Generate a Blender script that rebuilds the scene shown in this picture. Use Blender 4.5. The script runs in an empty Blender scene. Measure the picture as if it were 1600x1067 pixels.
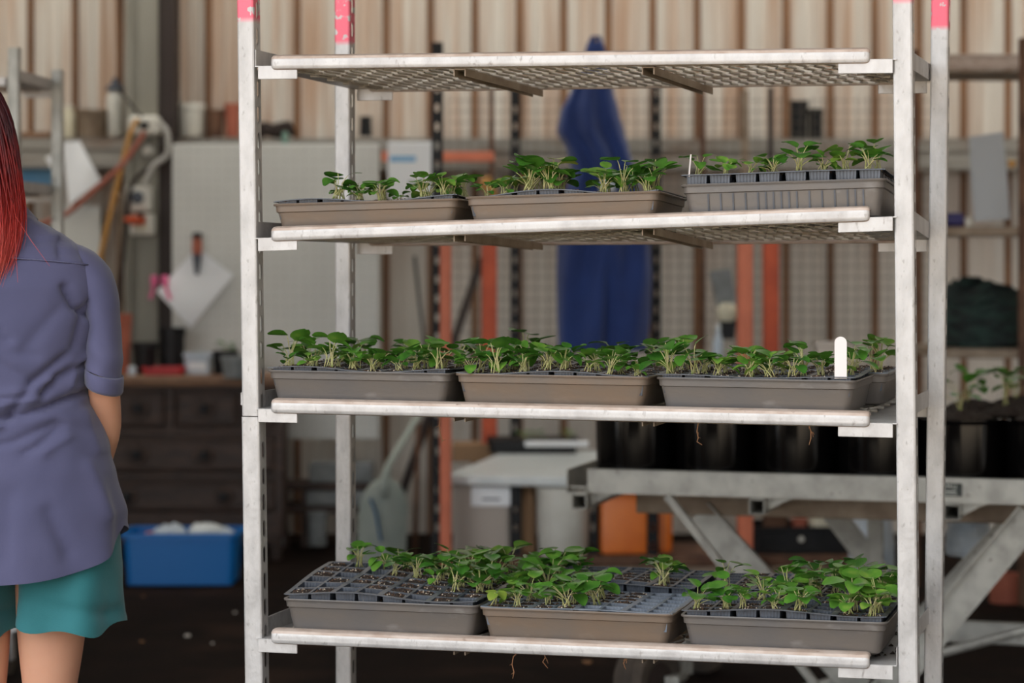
import bpy, math, random
from mathutils import Vector, Matrix, noise as mnoise

random.seed(7)
SC = bpy.context.scene
COL = SC.collection
PI = math.pi
F = 3778.0          # focal length in picture widths of 1600
HZ = 400.0          # height of the horizon in the photograph
CZ = 1.33           # camera height
YAW = math.radians(15.8)


def at(px, py, D):
    """world point seen at that place of the photograph, at distance D"""
    return Vector(((px - 800.0) / F * D, D, CZ + (HZ - py) / F * D))


def X(px, D): return (px - 800.0) / F * D
def Z(py, D): return CZ + (HZ - py) / F * D


# ------------------------------------------------------------------ materials
def lin(c):
    return tuple((v / 255.0 / 12.92) if v / 255.0 <= 0.04045 else ((v / 255.0 + 0.055) / 1.055) ** 2.4 for v in c)


def new_mat(name):
    m = bpy.data.materials.new(name)
    m.use_nodes = True
    return m, m.node_tree, m.node_tree.nodes['Principled BSDF']


def mat(name, c, rough=0.6, metal=0.0, c2=None, scale=8.0, stretch=(1, 1, 1), bump=0.0, bscale=None, spec=0.5, lo=0.35, hi=0.65,
        detail=4.0, c3=None, scale3=60.0, lo3=0.62, hi3=0.72, sheen=0.0):
    m, nt, b = new_mat(name)
    L = nt.links.new
    b.inputs['Roughness'].default_value = rough
    b.inputs['Metallic'].default_value = metal
    b.inputs['Specular IOR Level'].default_value = spec
    if sheen: b.inputs['Sheen Weight'].default_value = sheen
    b.inputs['Base Color'].default_value = (*lin(c), 1)
    tc = nt.nodes.new('ShaderNodeTexCoord')
    mp = nt.nodes.new('ShaderNodeMapping')
    mp.inputs['Scale'].default_value = stretch
    L(tc.outputs['Object'], mp.inputs['Vector'])
    col = None
    if c2 is not None:
        n = nt.nodes.new('ShaderNodeTexNoise')
        n.inputs['Scale'].default_value = scale
        n.inputs['Detail'].default_value = detail
        L(mp.outputs[0], n.inputs['Vector'])
        r = nt.nodes.new('ShaderNodeMapRange')
        r.inputs[1].default_value = lo; r.inputs[2].default_value = hi
        L(n.outputs['Fac'], r.inputs[0])
        mx = nt.nodes.new('ShaderNodeMix'); mx.data_type = 'RGBA'
        mx.inputs[6].default_value = (*lin(c), 1); mx.inputs[7].default_value = (*lin(c2), 1)
        L(r.outputs[0], mx.inputs[0])
        col = mx.outputs[2]
        L(col, b.inputs['Base Color'])
    if c3 is not None:
        n = nt.nodes.new('ShaderNodeTexNoise')
        n.inputs['Scale'].default_value = scale3; n.inputs['Detail'].default_value = 3
        L(mp.outputs[0], n.inputs['Vector'])
        r = nt.nodes.new('ShaderNodeMapRange')
        r.inputs[1].default_value = lo3; r.inputs[2].default_value = hi3
        L(n.outputs['Fac'], r.inputs[0])
        mx = nt.nodes.new('ShaderNodeMix'); mx.data_type = 'RGBA'
        if col is not None: L(col, mx.inputs[6])
        else: mx.inputs[6].default_value = (*lin(c), 1)
        mx.inputs[7].default_value = (*lin(c3), 1)
        L(r.outputs[0], mx.inputs[0])
        L(mx.outputs[2], b.inputs['Base Color'])
    if bump:
        n = nt.nodes.new('ShaderNodeTexNoise')
        n.inputs['Scale'].default_value = bscale or scale * 3
        n.inputs['Detail'].default_value = 5
        L(mp.outputs[0], n.inputs['Vector'])
        bp = nt.nodes.new('ShaderNodeBump')
        bp.inputs['Strength'].default_value = bump; bp.inputs['Distance'].default_value = 0.01
        L(n.outputs['Fac'], bp.inputs['Height'])
        L(bp.outputs[0], b.inputs['Normal'])
    return m


M = {}
M['galv'] = mat('galvanised_steel', (190, 187, 185), 0.45, 0.35, (170, 166, 164), 26, (1, 1, .5), .10, 130, lo=.42, hi=.72, c3=(150, 144, 140), scale3=110, lo3=.62, hi3=.78)
M['galv_tan'] = mat('dusty_galvanised_steel', (192, 176, 165), 0.6, 0.15, (170, 150, 136), 50, (.5, 1, 1), .06, 130, lo=.38, hi=.68, c3=(140, 122, 108), scale3=120, lo3=.66, hi3=.8)
M['galv_dull'] = mat('dull_galvanised_steel', (176, 174, 166), 0.5, 0.3, (150, 148, 141), 14, (1, 1, 1), .08, 80, lo=.4, hi=.65, c3=(112, 106, 98), scale3=40, lo3=.64, hi3=.76)
M['galv_brown'] = mat('stained_galvanised_steel', (150, 134, 116), 0.6, 0.2, (124, 106, 88), 14, (1, 1, 1), .08, 80)
M['mesh_metal'] = mat('mesh_steel', (196, 190, 180), 0.5, 0.3, (160, 148, 132), 12)
M['tray'] = mat('dusty_black_plastic', (90, 87, 86), 0.42, 0, (99, 92, 86), 9, (1, 1, 2.2), .05, 60, c3=(124, 119, 116), scale3=22, lo3=.62, hi3=.86)
M['tray_brown'] = mat('brown_dusted_plastic', (100, 91, 83), 0.46, 0, (110, 93, 78), 10, (1, 1, 2), .05, 60, c3=(120, 107, 95), scale3=24, lo3=.62, hi3=.86)
M['cell'] = mat('black_cell_plastic', (56, 60, 68), 0.36, 0, (72, 77, 86), 30, bump=.05, bscale=90)
M['cellgrey'] = mat('grey_cell_plastic', (92, 100, 112), 0.42, 0, (110, 117, 127), 30, bump=.05, bscale=90)
M['soil'] = mat('potting_mix', (36, 26, 20), 0.95, 0, (58, 44, 34), 160, bump=.6, bscale=240, lo=.4, hi=.62)
M['bark'] = mat('bark_chip', (70, 48, 34), 0.9, 0, (104, 78, 58), 200)
M['perlite'] = mat('perlite', (186, 172, 154), 0.9)
M['stem'] = mat('petiole', (186, 174, 128), 0.5, 0, (140, 154, 82), 60)
M['tag_white'] = mat('white_plastic', (226, 218, 216), 0.4)
M['root'] = mat('dry_root', (176, 128, 92), 0.8)
M['black'] = mat('black_paint', (15, 16, 18), 0.5, 0, (26, 26, 28), 20, spec=.3)
M['black_gloss'] = mat('glossy_black_plastic', (6, 5, 5), 0.09, 0, (9, 8, 8), 8, (1, 1, .3), spec=.32)
M['rubber'] = mat('tyre_rubber', (66, 58, 52), 0.85, 0, (84, 74, 64), 20)
M['orange'] = mat('orange_paint', (224, 128, 94), 0.5, 0, (208, 114, 82), 10)
M['red_orange'] = mat('red_orange_paint', (214, 94, 52), 0.5, 0, (190, 78, 42), 10)
M['jerry'] = mat('orange_plastic', (232, 124, 34), 0.4, 0, (216, 108, 26), 8)
M['wood_dark'] = mat('dark_carved_wood', (76, 56, 46), 0.6, 0, (50, 37, 31), 9, (1, 6, 6), .15, 30)
M['wood_top'] = mat('worn_wood', (140, 104, 76), 0.6, 0, (112, 80, 58), 10, (1, 6, 6))
M['card'] = mat('brown_cardboard', (164, 130, 98), 0.9)
M['paper'] = mat('white_paper', (240, 243, 246), 0.8)
M['board'] = mat('pale_board', (212, 213, 208), 0.55, 0, (202, 203, 198), 3)
M['grey_white'] = mat('grey_white_laminate', (224, 230, 230), 0.4, 0, (206, 213, 213), 10, (1, 4, 1))
M['white_plastic'] = mat('white_bucket_plastic', (218, 217, 208), 0.45, 0, (200, 197, 186), 6)
M['cream'] = mat('cream_plastic', (206, 200, 176), 0.6)
M['beige'] = mat('beige_plastic', (176, 166, 156), 0.6)
M['blue_tub'] = mat('blue_plastic', (4, 112, 190), 0.4)
M['blue_print'] = mat('blue_print', (142, 194, 228), 0.6, 0, (100, 164, 212), 4)
M['green_print'] = mat('green_print', (130, 160, 150), 0.6, 0, (90, 130, 110), 5)
M['navy'] = mat('navy_cotton', (34, 60, 122), 0.85, 0, (28, 50, 106), 5, bump=.1, bscale=300, sheen=.2)
M['teal'] = mat('teal_cloth', (36, 112, 118), 0.8, 0, (32, 104, 110), 6, bump=.15, bscale=400, sheen=.2)
M['terracotta'] = mat('terracotta', (176, 102, 80), 0.8, 0, (158, 88, 70), 8)
M['pink'] = mat('pink_plastic', (240, 110, 160), 0.5)
M['red'] = mat('red_plastic', (186, 40, 44), 0.5)
M['yellow_cord'] = mat('yellow_cord', (188, 138, 70), 0.6)
M['red_cord'] = mat('red_cord', (160, 90, 72), 0.6)
M['grey_conduit'] = mat('grey_conduit', (172, 170, 164), 0.5)
M['brown_dark'] = mat('dark_brown', (42, 29, 24), 0.6)
M['column'] = mat('grey_column_paint', (140, 138, 128), 0.55, 0, (122, 119, 108), 4, (1, 1, .3))
M['girt'] = mat('galvanised_girt', (150, 146, 138), 0.55, .2, (120, 98, 82), 6, (.5, 1, 2), lo=.5, hi=.75)
M['rust'] = mat('rusty_steel', (116, 84, 64), 0.8, 0, (84, 58, 44), 14)
M['green_net'] = mat('dark_green_netting', (30, 52, 46), 0.85, 0, (16, 26, 26), 14, (1, 1, 3), .4, 30, lo=.4, hi=.6)
M['bag'] = mat('pale_blue_plastic_sheet', (176, 192, 206), 0.4, 0, (206, 214, 220), 6)
M['sage'] = mat('sage_grey_plastic', (162, 168, 158), 0.5, 0, (148, 157, 149), 8)
M['label_blue'] = mat('blue_label', (28, 88, 130), 0.5)
M['concrete'] = mat('grey_block', (142, 146, 146), 0.9, 0, (120, 123, 123), 14)
M['wire'] = mat('mesh_wire', (96, 88, 78), 0.6, .3)
M['plate_dark'] = mat('name_plate', (48, 52, 49), 0.6)
M['plate_text'] = mat('name_plate_lettering', (176, 178, 170), 0.6)
M['pebble'] = mat('pale_pebble', (206, 198, 188), 0.8)
M['dry_leaf'] = mat('dry_leaf', (150, 104, 64), 0.8)
M['ink'] = mat('ink', (80, 86, 96), 0.7)


def leaf_mat(name, a, b, c):
    m, nt, p = new_mat(name)
    L = nt.links.new
    oi = nt.nodes.new('ShaderNodeObjectInfo')
    cr = nt.nodes.new('ShaderNodeValToRGB')
    cr.color_ramp.elements[0].color = (*lin(a), 1)
    cr.color_ramp.elements[1].color = (*lin(c), 1)
    e = cr.color_ramp.elements.new(.6); e.color = (*lin(b), 1)
    tc = nt.nodes.new('ShaderNodeTexCoord')
    n = nt.nodes.new('ShaderNodeTexNoise'); n.inputs['Scale'].default_value = 45
    L(tc.outputs['Object'], n.inputs['Vector'])
    ad = nt.nodes.new('ShaderNodeMath'); ad.operation = 'MULTIPLY_ADD'
    ad.inputs[1].default_value = .9; L(n.outputs['Fac'], ad.inputs[0])
    s = nt.nodes.new('ShaderNodeMath'); s.operation = 'MULTIPLY_ADD'
    s.inputs[1].default_value = .5; s.inputs[2].default_value = -.24
    L(oi.outputs['Random'], s.inputs[0]); L(s.outputs[0], ad.inputs[2])
    L(ad.outputs[0], cr.inputs[0])
    L(cr.outputs[0], p.inputs['Base Color'])
    p.inputs['Roughness'].default_value = .31
    tr = nt.nodes.new('ShaderNodeBsdfTranslucent')
    L(cr.outputs[0], tr.inputs['Color'])
    ms = nt.nodes.new('ShaderNodeMixShader'); ms.inputs[0].default_value = .3
    L(p.outputs[0], ms.inputs[1]); L(tr.outputs[0], ms.inputs[2])
    L(ms.outputs[0], nt.nodes['Material Output'].inputs['Surface'])
    return m


M['leaf'] = leaf_mat('green_leaf', (44, 100, 36), (96, 148, 54), (164, 184, 86))
M['leaf_pale'] = leaf_mat('pale_green_leaf', (96, 140, 50), (140, 160, 66), (186, 182, 92))


def post_mat():
    """galvanised post with flaking pink paint on the top end"""
    m = mat('painted_post', (186, 183, 181), 0.45, 0.35, (164, 161, 159), 26, (1, 1, .5), .10, 130, lo=.42, hi=.72, c3=(146, 142, 138), scale3=120, lo3=.62, hi3=.78)
    nt = m.node_tree; L = nt.links.new
    b = nt.nodes['Principled BSDF']
    old = b.inputs['Base Color'].links[0].from_socket
    g = nt.nodes.new('ShaderNodeNewGeometry')
    sx = nt.nodes.new('ShaderNodeSeparateXYZ'); L(g.outputs['Position'], sx.inputs[0])
    n = nt.nodes.new('ShaderNodeTexNoise'); n.inputs['Scale'].default_value = 42; n.inputs['Detail'].default_value = 5
    L(g.outputs['Position'], n.inputs['Vector'])
    h = nt.nodes.new('ShaderNodeMapRange'); h.inputs[1].default_value = 1.788; h.inputs[2].default_value = 1.80
    L(sx.outputs[2], h.inputs[0])
    fl = nt.nodes.new('ShaderNodeMapRange'); fl.inputs[1].default_value = .59; fl.inputs[2].default_value = .565
    L(n.outputs['Fac'], fl.inputs[0])
    mu = nt.nodes.new('ShaderNodeMath'); mu.operation = 'MULTIPLY'
    L(h.outputs[0], mu.inputs[0]); L(fl.outputs[0], mu.inputs[1])
    mx = nt.nodes.new('ShaderNodeMix'); mx.data_type = 'RGBA'
    L(mu.outputs[0], mx.inputs[0]); L(old, mx.inputs[6]); mx.inputs[7].default_value = (*lin((214, 98, 116)), 1)
    L(mx.outputs[2], b.inputs['Base Color'])
    return m


M['post'] = post_mat()


# ------------------------------------------------------------------ mesh building
class MB:
    def __init__(self):
        self.v = []; self.f = []; self.mi = []; self.m = 0

    def add(self, vs, fs):
        o = len(self.v)
        self.v.extend(vs)
        for f in fs:
            self.f.append(tuple(i + o for i in f)); self.mi.append(self.m)
        return o

    def box(self, x0, x1, y0, y1, z0, z1):
        vs = [(x, y, z) for z in (z0, z1) for y in (y0, y1) for x in (x0, x1)]
        self.add(vs, [(0, 2, 3, 1), (4, 5, 7, 6), (0, 1, 5, 4), (2, 6, 7, 3), (0, 4, 6, 2), (1, 3, 7, 5)])
        return self

    def bbox(self, x0, x1, y0, y1, z0, z1, r=.004):
        """box with bevelled edges (chamfer r)"""
        r = min(r, abs(x1 - x0) * .45, abs(y1 - y0) * .45, abs(z1 - z0) * .45)
        rings = []
        for z, i in ((z0, r), (z0 + r, 0), (z1 - r, 0), (z1, r)):
            a0, a1, b0, b1 = x0 + i, x1 - i, y0 + i, y1 - i
            rings.append([(a0 + r, b0, z), (a1 - r, b0, z), (a1, b0 + r, z), (a1, b1 - r, z), (a1 - r, b1, z), (a0 + r, b1, z), (a0, b1 - r, z), (a0, b0 + r, z)])
        self.loft(rings, True, True)
        return self

    def hexa(self, p):
        """box from 8 corner points: bottom ring of four, top ring of four"""
        self.add([tuple(q) for q in p], [(3, 2, 1, 0), (4, 5, 6, 7), (0, 1, 5, 4), (1, 2, 6, 5), (2, 3, 7, 6), (3, 0, 4, 7)])
        return self

    def beam(self, p0, p1, w, h, up=(0, 0, 1)):
        """rectangular bar from p0 to p1"""
        p0 = Vector(p0); p1 = Vector(p1); d = (p1 - p0).normalized()
        s = d.cross(Vector(up))
        if s.length < 1e-4: s = d.cross(Vector((0, 1, 0)))
        s.normalize(); t = s.cross(d).normalized()
        q = []
        for c in (p0, p1):
            q.append([c - s * w / 2 - t * h / 2, c + s * w / 2 - t * h / 2, c + s * w / 2 + t * h / 2, c - s * w / 2 + t * h / 2])
        self.hexa(q[0] + q[1])
        return self

    def loft(self, rings, cap0=False, cap1=False, closed=True):
        n = len(rings[0]); o = len(self.v)
        vs = [tuple(p) for r in rings for p in r]
        fs = []
        for i in range(len(rings) - 1):
            for j in range(n if closed else n - 1):
                k = (j + 1) % n
                fs.append((i * n + j, i * n + k, (i + 1) * n + k, (i + 1) * n + j))
        if cap0: fs.append(tuple(reversed(range(n))))
        if cap1: fs.append(tuple((len(rings) - 1) * n + j for j in range(n)))
        self.add(vs, fs)
        return self

    def lathe(self, prof, n=24, c=(0, 0, 0), cap0=True, cap1=False, sx=1, sy=1):
        rings = [[(c[0] + r * sx * math.cos(2 * PI * j / n), c[1] + r * sy * math.sin(2 * PI * j / n), c[2] + z) for j in range(n)] for r, z in prof]
        self.loft(rings, cap0, cap1)
        return self

    def tube(self, path, r, n=8, cap=True, flat=1.0):
        P = [Vector(p) for p in path]
        rings = []
        up = None
        for i, p in enumerate(P):
            d = (P[min(i + 1, len(P) - 1)] - P[max(i - 1, 0)])
            if d.length < 1e-9: d = Vector((0, 0, 1))
            d.normalize()
            if up is None:
                up = d.cross(Vector((0, 0, 1)))
                if up.length < 1e-3: up = d.cross(Vector((0, 1, 0)))
                up.normalize()
            up = (up - d * up.dot(d))
            if up.length < 1e-6: up = d.cross(Vector((1, 0, 0)))
            up.normalize()
            w = d.cross(up)
            rr = r[i] if isinstance(r, (list, tuple)) else r
            rings.append([p + up * rr * math.cos(2 * PI * j / n) + w * rr * flat * math.sin(2 * PI * j / n) for j in range(n)])
        self.loft(rings, cap, cap)
        return self

    def xform(self, f):
        self.v = [tuple(f(Vector(p))) for p in self.v]
        return self

    def build(self, name, mats, parent=None, smooth=False, fix=True):
        me = bpy.data.meshes.new(name)
        me.from_pydata(self.v, [], self.f)
        ms = mats if isinstance(mats, (list, tuple)) else [mats]
        for m in ms: me.materials.append(m)
        if len(ms) > 1: me.polygons.foreach_set('material_index', self.mi)
        if smooth is True:
            me.polygons.foreach_set('use_smooth', [True] * len(me.polygons))
        if fix:
            import bmesh
            bm = bmesh.new(); bm.from_mesh(me)
            bmesh.ops.recalc_face_normals(bm, faces=bm.faces)
            bm.to_mesh(me); bm.free()
        if smooth == 'angle':
            me.polygons.foreach_set('use_smooth', [True] * len(me.polygons))
            try: me.set_sharp_from_angle(angle=math.radians(35))
            except Exception: pass
        me.update()
        o = bpy.data.objects.new(name, me)
        COL.objects.link(o)
        if parent is not None: o.parent = parent
        return o


def tag(o, label, cat, group=None, kind=None):
    if label: o['label'] = label
    if cat: o['category'] = cat
    if group: o['group'] = group
    if kind: o['kind'] = kind
    return o


def thing(name, label, cat, loc=(0, 0, 0), rz=0.0, group=None):
    o = bpy.data.objects.new(name, None)
    o.empty_display_size = .05
    COL.objects.link(o)
    o.location = loc; o.rotation_euler = (0, 0, rz)
    return tag(o, label, cat, group)


def struct(o, label=None):
    o['kind'] = 'structure'
    if label: o['label'] = label
    return o


def copy_tree(o, parent=None):
    c = o.copy(); COL.objects.link(c); c.parent = parent
    for ch in list(o.children): copy_tree(ch, c)
    return c


def P2(px0, px1, py, D):
    """base point (centre) and width of a thing standing between two picture columns"""
    return Vector((X((px0 + px1) / 2, D), D, Z(py, D))), (px1 - px0) / F * D
# ------------------------------------------------------------------ the trolley
TW, TD = 1.28, .571
TO = Vector((-.5155, 4.75, 0))
TM = Matrix.Translation(TO) @ Matrix.Rotation(-YAW, 4, 'Z')


def T(u, v, z): return TM @ Vector((u, v, z))


def slotted(mb, p0, z0, z1, w, axis, pitch=.0515, sw=.013, sh=.034, first=0.0):
    """vertical strip in the plane x=const (axis 'y') with a column of rounded slots"""
    z = z0
    while z < z1 - 1e-6:
        zt = min(z + pitch, z1)
        def pt(a, b): return (p0[0], p0[1] + a, b) if axis == 'y' else (p0[0] + a, p0[1], b)
        o = [pt(-w / 2, z), pt(w / 2, z), pt(w / 2, zt), pt(-w / 2, zt)]
        if zt - z < pitch * .95:
            mb.add(o, [(0, 1, 2, 3)])
        else:
            c = (z + zt) / 2; a = sw / 2; b = sh / 2; k = sw * .32
            h = [pt(-a + k, c - b), pt(a - k, c - b), pt(a, c - b + k * 1.3), pt(a, c + b - k * 1.3), pt(a - k, c + b), pt(-a + k, c + b), pt(-a, c + b - k * 1.3), pt(-a, c - b + k * 1.3)]
            mb.add(o + h, [(0, 1, 5, 4), (1, 6, 5), (1, 2, 7, 6), (2, 8, 7), (2, 3, 9, 8), (3, 10, 9), (3, 0, 11, 10), (0, 4, 11)])
        z = zt


def post_mesh(z0, z1, w=.036, d=.034, seam=None, tilt=(0, 0)):
    mb = MB()
    segs = [(z0, z1)] if seam is None else [(z0, seam - .001), (seam + .001, z1)]
    for i, (a, b) in enumerate(segs):
        g = .0012 if (seam and i == 0) else 0
        ww = w / 2 + g
        # rounded front, both slotted sides, return lips at the back
        r = .004
        f = [(-ww, d), (-ww, r), (-ww + r * .3, r * .3), (-ww + r, 0), (ww - r, 0), (ww - r * .3, r * .3), (ww, r), (ww, d)]
        t = .0022
        fr = f[1:7]
        inner = [(x * (1 - t / ww), y + (t if y < r * .9 else 0)) for x, y in fr]
        mb.loft([[(x, y, a) for x, y in fr], [(x, y, b) for x, y in fr]], closed=False)
        mb.loft([[(x, y, a) for x, y in reversed(inner)], [(x, y, b) for x, y in reversed(inner)]], closed=False)
        mb.add([(x, y, b) for x, y in fr] + [(x, y, b) for x, y in inner], [(j, j + 1, 7 + j, 6 + j) for j in range(5)])
        for s in (-1, 1):
            for off in (0, -s * t):
                slotted(mb, (s * ww + off, (d + r) / 2), a, b, d - r, 'y')
    mb.xform(lambda p: Vector((p.x + tilt[0] * (p.z - 1.1), p.y + tilt[1] * (p.z - 1.1), p.z)))
    return mb


def bilin(c, u, v):
    a, b = u / TW, v / TD
    return (c[0] * (1 - a) + c[1] * a) * (1 - b) + (c[2] * (1 - a) + c[3] * a) * b


RAIL = [(.020, -.004), (.012, -.0005), (.002, .0), (-.006, -.001), (-.011, -.004), (-.0130, -.009), (-.0138, -.0135), (-.0136, -.0170), (-.0138, -.0205), (-.0138, -.0240),
        (-.0120, -.0280), (-.007, -.0300), (.0, -.0295), (.004, -.026), (.0, -.024), (-.006, -.0235), (-.009, -.019), (-.009, -.009), (-.004, -.004), (.012, -.004), (.020, -.007)]


def make_shelf(trolley, c, deck=-.012, w=TW, d=TD, u0=.049, u1=1.216, bars=(.43, .80)):
    """one hanging shelf: expanded mesh deck with rails, end channels and cross bars; c = rail heights at the four corners"""
    warp = lambda p: Vector((p.x, p.y, p.z + bilin(c, p.x, p.y)))
    mb = MB()
    rows = int((d - .03) / .046)
    pitch = (d - .03) / rows
    step = .027
    n = int((u1 - u0 - .02) / step)
    for i in range(rows + 1):
        v = .012 + i * pitch
        path = []
        for k in range(n + 1):
            s = 1 if (k + i) % 2 else -1
            if i == 0: s = max(s, 0)
            if i == rows: s = min(s, 0)
            x = u0 + .01 + k * step
            path += [(x, v + s * pitch * .46, deck), (min(x + step * .62, u1 - .01), v + s * pitch * .46, deck)]
        mb.tube(path, .0026, 4, flat=1.0)
    sh = mb.xform(warp).build('shelf', M['mesh_metal'], trolley, fix=False)
    for nm, vv, sg in (('front_rail', 0, 1), ('rear_rail', d, -1)):
        mb = MB()
        rings = []
        cy = sum(p[0] for p in RAIL) / len(RAIL); cz = -.0145
        for uu, k in ((u0, .62), (u0 + .0015, .82), (u0 + .005, .96), (u0 + .010, 1), ((u0 * 2 + u1) / 3, 1), ((u0 + 2 * u1) / 3, 1), (u1 - .010, 1), (u1 - .005, .96), (u1 - .0015, .82), (u1, .62)):
            rings.append([(uu, vv + sg * (cy + (y - cy) * k), cz + (z - cz) * k) for y, z in RAIL])
        mb.loft(rings, True, True)
        nr = len(RAIL)
        mb.mi = [0 if len(f) > 4 else (1 if 5 <= (i % nr) <= 9 else 0) for i, f in enumerate(mb.f)]
        mb.xform(warp).build(nm, [M['galv_tan'], M['galv']], sh, smooth='angle')
    for s, a, b, fl in ((0, .020, .102, .0125), (1, w - .122, w - .022, w - .0155)):
        mb = MB()
        t = .002; pz = -.0215
        lo, hi = min(a, fl), max(b, fl)
        mb.box(lo, hi, -.004, d + .004, pz - t, pz)
        mb.bbox(a, b, -.0065, -.0035, pz - .0265, pz, .0008)
        mb.bbox(a, b, d + .0035, d + .0065, pz - .0265, pz, .0008)
        mb.bbox(fl - t / 2, fl + t / 2, .0, d + .006, pz - t, .011, .0008)
        mb.xform(warp).build('end_channel', M['galv'], sh)
    for ub in bars:
        mb = MB()
        t = .0022
        for q in (-.011, .011):
            mb.box(ub + q - t / 2, ub + q + t / 2, .004, d + .004, min(deck - .0185, -.0385), deck - .004)
        mb.box(ub - .011, ub + .011, .004, d + .004, deck - .0062, deck - .004)
        mb.xform(warp).build('cross_bar', M['galv_brown'], sh)
    return sh


def caster(mb_fork, mb_wheel, u, v):
    mb_fork.box(u - .03, u + .03, v - .03, v + .03, .135, .15)
    for s in (-.02, .02): mb_fork.box(u + s - .002, u + s + .002, v - .015, v + .035, .05, .137)
    mb_wheel.loft([[(u + dx, v + .02 + r * math.cos(a * PI / 12), .06 + r * math.sin(a * PI / 12)) for a in range(24)] for dx, r in ((-.014, .05), (-.012, .06), (.012, .06), (.014, .05))], True, True)


def trolley_base(t, posts):
    mb = MB()
    mb.box(-.01, TW + .01, -.005, .03, .15, .19).box(-.01, TW + .01, TD - .03, TD + .005, .15, .19)
    mb.box(-.01, .03, 0, TD, .15, .19).box(TW - .03, TW + .01, 0, TD, .15, .19)
    mb.build('base_frame', M['galv'], t)
    for u in (.04, TW - .04):
        for v in (.06, TD - .06):
            a, b = MB(), MB(); caster(a, b, u, v)
            k = a.build('caster', M['galv'], t); b.build('wheel', M['rubber'], k, smooth='angle')


trolley = thing('plant_trolley', 'galvanised steel plant trolley holding trays of green seedlings on its shelves', 'plant trolley', TO, -YAW)
# corner heights of the rails (front left, front right, rear left, rear right)
SH = {1: (1.7245, 1.7105, 1.7185, 1.7120), 2: (1.3865, 1.4240, 1.3815, 1.3870), 3: (1.0527, 1.0470, 1.0540, 1.0470), 4: (.6020, .6064, .6040, .6040)}
DECK = {1: -.0265, 2: -.022, 3: -.012, 4: -.012}
for u, v, seam, tilt in ((0, 0, 1.015, (-.0135, 0)), (TW, 0, None, (-.0085, 0)), (0, TD, None, (-.002, 0)), (TW, TD, None, (.0105, 0))):
    o = post_mesh(.15, 1.96, seam=seam, tilt=tilt).build('post', M['post'], trolley, fix=False)
    o.location = (u, v - (.0 if v == 0 else .034), 0)
    if seam:
        k = MB().bbox(-.024, -.017, .010, .022, 1.035, 1.062, .002).build('clip', M['galv'], o)
for i in (1, 2, 3, 4): make_shelf(trolley, SH[i], DECK[i])
trolley_base(trolley, None)

# ------------------------------------------------------------------ trays, cell inserts, potting mix, seedlings
NC, NR = 8, 6
NUM = ['first', 'second', 'third', 'fourth', 'fifth', 'sixth', 'seventh', 'eighth']
ROWN = ['front', 'second', 'third', 'fourth', 'fifth', 'back']


def rrect(w, d, r, z, n=4):
    p = []
    for cx, cy, a0 in ((w / 2 - r, -d / 2 + r, -90), (w / 2 - r, d / 2 - r, 0), (-w / 2 + r, d / 2 - r, 90), (-w / 2 + r, -d / 2 + r, 180)):
        for k in range(n + 1):
            a = math.radians(a0 + 90.0 * k / n)
            p.append((cx + r * math.cos(a), cy + r * math.sin(a), z))
    return p


def tray_mesh(w, d, h, flutes=False):
    mb = MB()
    ib = .016
    rings = [rrect(w - 2 * ib - .012, d - 2 * ib - .012, .012, 0), rrect(w - 2 * ib, d - 2 * ib, .016, .004), rrect(w - .016, d - .016, .016, h - .018), rrect(w - .010, d - .010, .016, h - .0165),
             rrect(w - .008, d - .008, .016, h - .004), rrect(w - .002, d - .002, .017, h - .0045), rrect(w, d, .018, h - .002), rrect(w - .002, d - .002, .017, h),
             rrect(w - .013, d - .013, .014, h - .0005), rrect(w - .020, d - .020, .014, h - .02), rrect(w - 2 * ib - .01, d - 2 * ib - .01, .014, .007)]
    mb.loft(rings, True, True)
    return mb


def insert_mesh(w, d, wave, depth=.036, filled=None, ribs='v'):
    """lattice of cells with ribbed walls; wave(x,y) lifts the thin plastic"""
    mb = MB()
    cw, cd = w / NC, d / NR
    t = .0016
    for i in range(NC + 1):
        x = -w / 2 + i * cw
        hw = .0055 if i % 2 == 0 else .0028
        for j in range(NR * 2):
            y0 = -d / 2 + j * cd / 2
            mb.box(max(x - hw, -w / 2 - .004), min(x + hw, w / 2 + .004), y0, y0 + cd / 2, -t, 0)
    for j in range(NR + 1):
        y = -d / 2 + j * cd
        for i in range(NC * 2):
            x0 = -w / 2 + i * cw / 2
            mb.box(x0, x0 + cw / 2, y - .0028, y + .0028, -t, .0003)
    K = 12
    for i in range(NC):
        for j in range(NR):
            cx, cy = -w / 2 + (i + .5) * cw, -d / 2 + (j + .5) * cd
            left = .0055 if i % 2 == 0 else .0028
            right = .0028 if i % 2 == 0 else .0055
            rings = []
            for z, k in ((-.0005, 1.0), (-.014, .95), (-depth, .84)):
                ax0, ax1 = -cw / 2 + left, cw / 2 - right
                mx = (ax0 + ax1) / 2; hx = (ax1 - ax0) / 2 * k; hy = (cd / 2 - .0028) * k
                r = []
                for side in range(4):
                    for q in range(K):
                        s = -1 + 2.0 * q / K
                        o = .0011 * k if q % 2 else 0
                        if q == 0: o = 0
                        p = ((s * hx, -hy + o), (hx - o, s * hy), (-s * hx, hy - o), (-hx + o, -s * hy))[side]
                        r.append((cx + mx + p[0], cy + p[1], z))
                rings.append(r)
            mb.loft(rings, False, True)
    mb.xform(lambda p: Vector((p.x, p.y, p.z + wave(p.x, p.y))))
    return mb


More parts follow.
